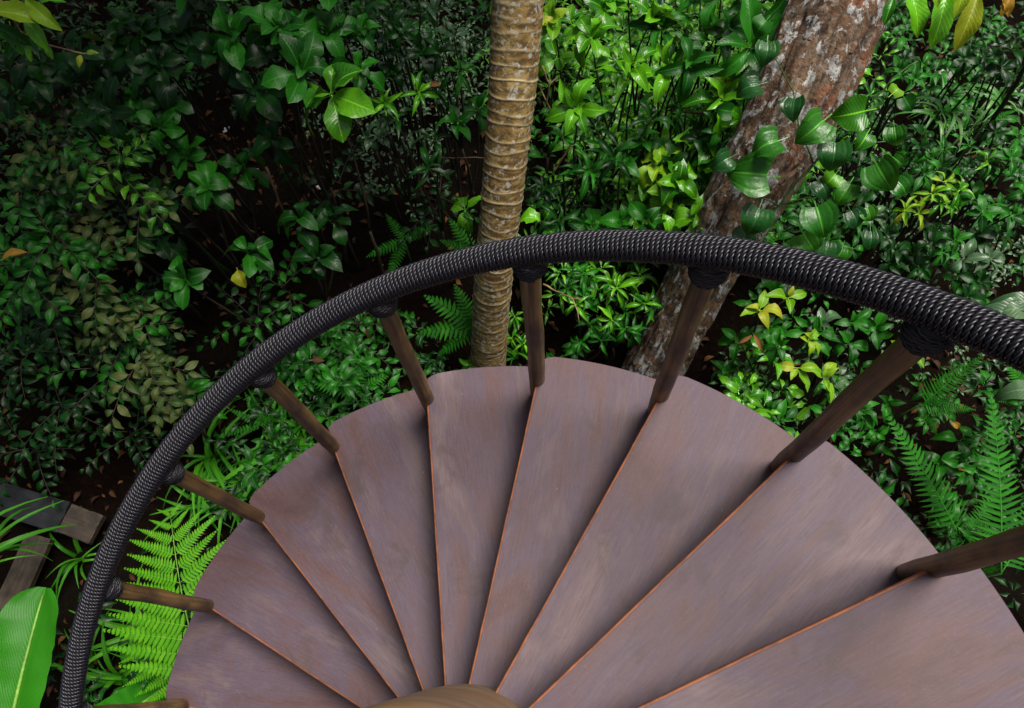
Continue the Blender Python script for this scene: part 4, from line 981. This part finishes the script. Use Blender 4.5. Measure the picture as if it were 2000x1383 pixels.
# ------------------------------------------------------------------ undergrowth and litter too dense to count
def project(P):
    q = P-np.array(tuple(CAM)); zf = q@np.array(tuple(_f))
    return 1000+FOC*(q@np.array(tuple(_r)))/zf, 691.5+FOC*(q@np.array(tuple(_d)))/zf
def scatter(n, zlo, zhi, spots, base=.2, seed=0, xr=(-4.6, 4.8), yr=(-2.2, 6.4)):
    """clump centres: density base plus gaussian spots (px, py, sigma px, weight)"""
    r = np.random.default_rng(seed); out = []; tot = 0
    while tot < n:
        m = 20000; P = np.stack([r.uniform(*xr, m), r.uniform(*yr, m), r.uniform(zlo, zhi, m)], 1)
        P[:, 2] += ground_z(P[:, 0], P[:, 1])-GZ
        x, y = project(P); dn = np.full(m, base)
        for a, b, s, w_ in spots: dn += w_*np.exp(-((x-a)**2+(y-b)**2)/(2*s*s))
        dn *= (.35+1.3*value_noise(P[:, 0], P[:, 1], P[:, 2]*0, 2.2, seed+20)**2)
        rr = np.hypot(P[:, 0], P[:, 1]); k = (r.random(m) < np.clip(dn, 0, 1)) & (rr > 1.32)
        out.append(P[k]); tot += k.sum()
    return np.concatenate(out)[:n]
def rosettes(C, nl, L, r, rad=.02, el=(-.2, .7)):
    n = len(C); P = np.repeat(C, nl, 0); L = np.repeat(L, nl)*r.uniform(.6, 1.15, n*nl); az = np.tile(np.arange(nl)*2.4, n)+np.repeat(r.random(n)*6, nl)
    e = r.uniform(*el, n*nl); d = np.stack([np.cos(az)*np.cos(e), np.sin(az)*np.cos(e), np.sin(e)], 1)
    z = np.array([0, -.15, 1.])+r.normal(0, .25, (n*nl, 3)); z -= d*(z*d).sum(1)[:, None]; z /= np.linalg.norm(z, axis=1)[:, None]
    M = np.zeros((n*nl, 4, 4)); M[:, :3, 0] = np.cross(d, z)*L[:, None]; M[:, :3, 1] = d*L[:, None]; M[:, :3, 2] = z*L[:, None]
    M[:, :3, 3] = P+d*rad+r.normal(0, .012, (n*nl, 3)); M[:, 3, 3] = 1; return M
TRUNKS = [(1335, 610, 42, -3), (1285, 700, 42, -3), (1385, 530, 40, -3), (962, 590, 36, -3), (955, 680, 36, -3), (985, 420, 30, -2)]
HOLES = TRUNKS+[(1300, 185, 60, -.5), (1095, 250, 40, -.4), (1240, 205, 40, -.3), (600, 380, 130, -1.0), (790, 420, 110, -.7), (480, 650, 80, -.5), (650, 290, 80, -.6), (480, 300, 90, -.4), (220, 930, 110, -1.0), (900, 300, 50, -.4), (1150, 690, 90, -.5), (1760, 540, 130, -.8), (1700, 640, 70, -.5), (1960, 640, 60, -.3), (1200, 720, 80, -.4), (330, 560, 60, -.3), (60, 1000, 150, -.8), (430, 430, 80, -.3), (700, 420, 80, -.2)]
rg = np.random.default_rng(5)
def under(name, label, cat, n, nl, Lr, zr, mat, shape, spots, base, seed):
    C = scatter(n, GZ+zr[0], GZ+zr[1], spots, base, seed)
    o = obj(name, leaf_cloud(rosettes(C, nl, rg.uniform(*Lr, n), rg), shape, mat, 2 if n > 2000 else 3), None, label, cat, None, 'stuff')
under('undergrowth', 'dense low leaves in a deep shade colour carpeting the forest floor', 'undergrowth', 3900, 8, (.045, .090), (.03, .55), 'dark', 'oval', HOLES, .55, 31)
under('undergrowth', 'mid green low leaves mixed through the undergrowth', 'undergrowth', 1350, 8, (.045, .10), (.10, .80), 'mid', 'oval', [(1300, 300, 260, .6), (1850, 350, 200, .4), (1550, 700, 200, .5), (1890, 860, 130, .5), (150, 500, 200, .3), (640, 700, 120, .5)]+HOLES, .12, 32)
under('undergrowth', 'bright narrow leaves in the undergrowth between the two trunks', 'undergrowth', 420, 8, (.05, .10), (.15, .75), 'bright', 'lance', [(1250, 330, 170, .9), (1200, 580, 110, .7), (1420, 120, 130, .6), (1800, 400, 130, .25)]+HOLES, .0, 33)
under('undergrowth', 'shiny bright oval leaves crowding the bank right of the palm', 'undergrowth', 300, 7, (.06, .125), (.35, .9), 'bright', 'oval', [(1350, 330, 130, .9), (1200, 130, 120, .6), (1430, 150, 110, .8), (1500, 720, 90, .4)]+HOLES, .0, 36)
under('undergrowth', 'tiny grey green leaves glinting left of the palm', 'undergrowth', 420, 8, (.025, .05), (.2, .6), 'grey', 'oval', [(780, 130, 90, .9), (750, 280, 60, .5), (1850, 480, 140, .4)], .0, 34)
C = scatter(5200, GZ+.004, GZ+.02, [(1300, 170, 120, .5), (190, 1000, 90, .15), (430, 250, 90, .3), (250, 1200, 120, .4), (620, 400, 150, .2), (1840, 120, 60, .6), (1880, 880, 130, .5), (1960, 680, 80, .4)], .22, 35)
obj('leaf_litter', leaf_cloud(rand_mats(C, rng.uniform(.025, .075, len(C)), tilt=.6), 'oval', 'litter', 3), None, 'brown dead leaves littering the forest floor', 'leaf litter', None, 'stuff')

# ------------------------------------------------------------------ unseen trees added round the stair to block light, crowns above the lens
def added_shade_tree(label, foot, crown, rad, n, mat='mid'):
    b = Vector((foot[0], foot[1], gz(*foot)-.05)); root = empty('added_shade_tree', b, label, 'tree', 'added shade trees'); r = random.Random(n); c = Vector(crown)-b
    obj('trunk', mesh('trunk', *tube(arc_pts((0, 0, 0), (c.x*.4, c.y*.4, c.z-.3), .15, 9, .03, r), np.linspace(.16, .09, 10), 14, wob=.06), M_stem), root)
    tp = Vector((c.x*.4, c.y*.4, c.z-.35)); C = []
    for k in range(9):
        a = k*2.4; q = math.sqrt((k+.5)/9)*.8; e = c+Vector((math.cos(a)*q*rad[0], math.sin(a)*q*rad[1], r.uniform(-.2, .4)*rad[2]))
        obj('limb', mesh('limb', *tube(arc_pts(tp, e, .2, 6, .04, r), np.linspace(.06, .015, 7), 7), M_stem), root); C.append(tuple(e))
    P = rng.normal(0, 1, (n, 3)); P /= np.linalg.norm(P, axis=1)[:, None]; P *= rng.random(n)[:, None]**.4*np.array(rad)
    obj('crown', leaf_cloud(rand_mats(P+np.array(tuple(c)), rng.uniform(.14, .24, n)), 'oval', mat, 2), root, kind='stuff')
added_shade_tree('unseen tall tree added for shade off to the left of the stair', (-4.6, 3.6), (-.75, 4.0, 4.75), (1.9, 2.7, .55), 3600)
added_shade_tree('second unseen tall tree added for shade at the far left', (-5.2, .2), (-3.0, 1.6, 4.9), (1.9, 2.6, .6), 2600)
added_shade_tree('unseen tall tree added to block light from behind the photographer', (-1.2, -4.6), (-.6, -4.0, 4.9), (3.0, 1.4, .9), 1500)
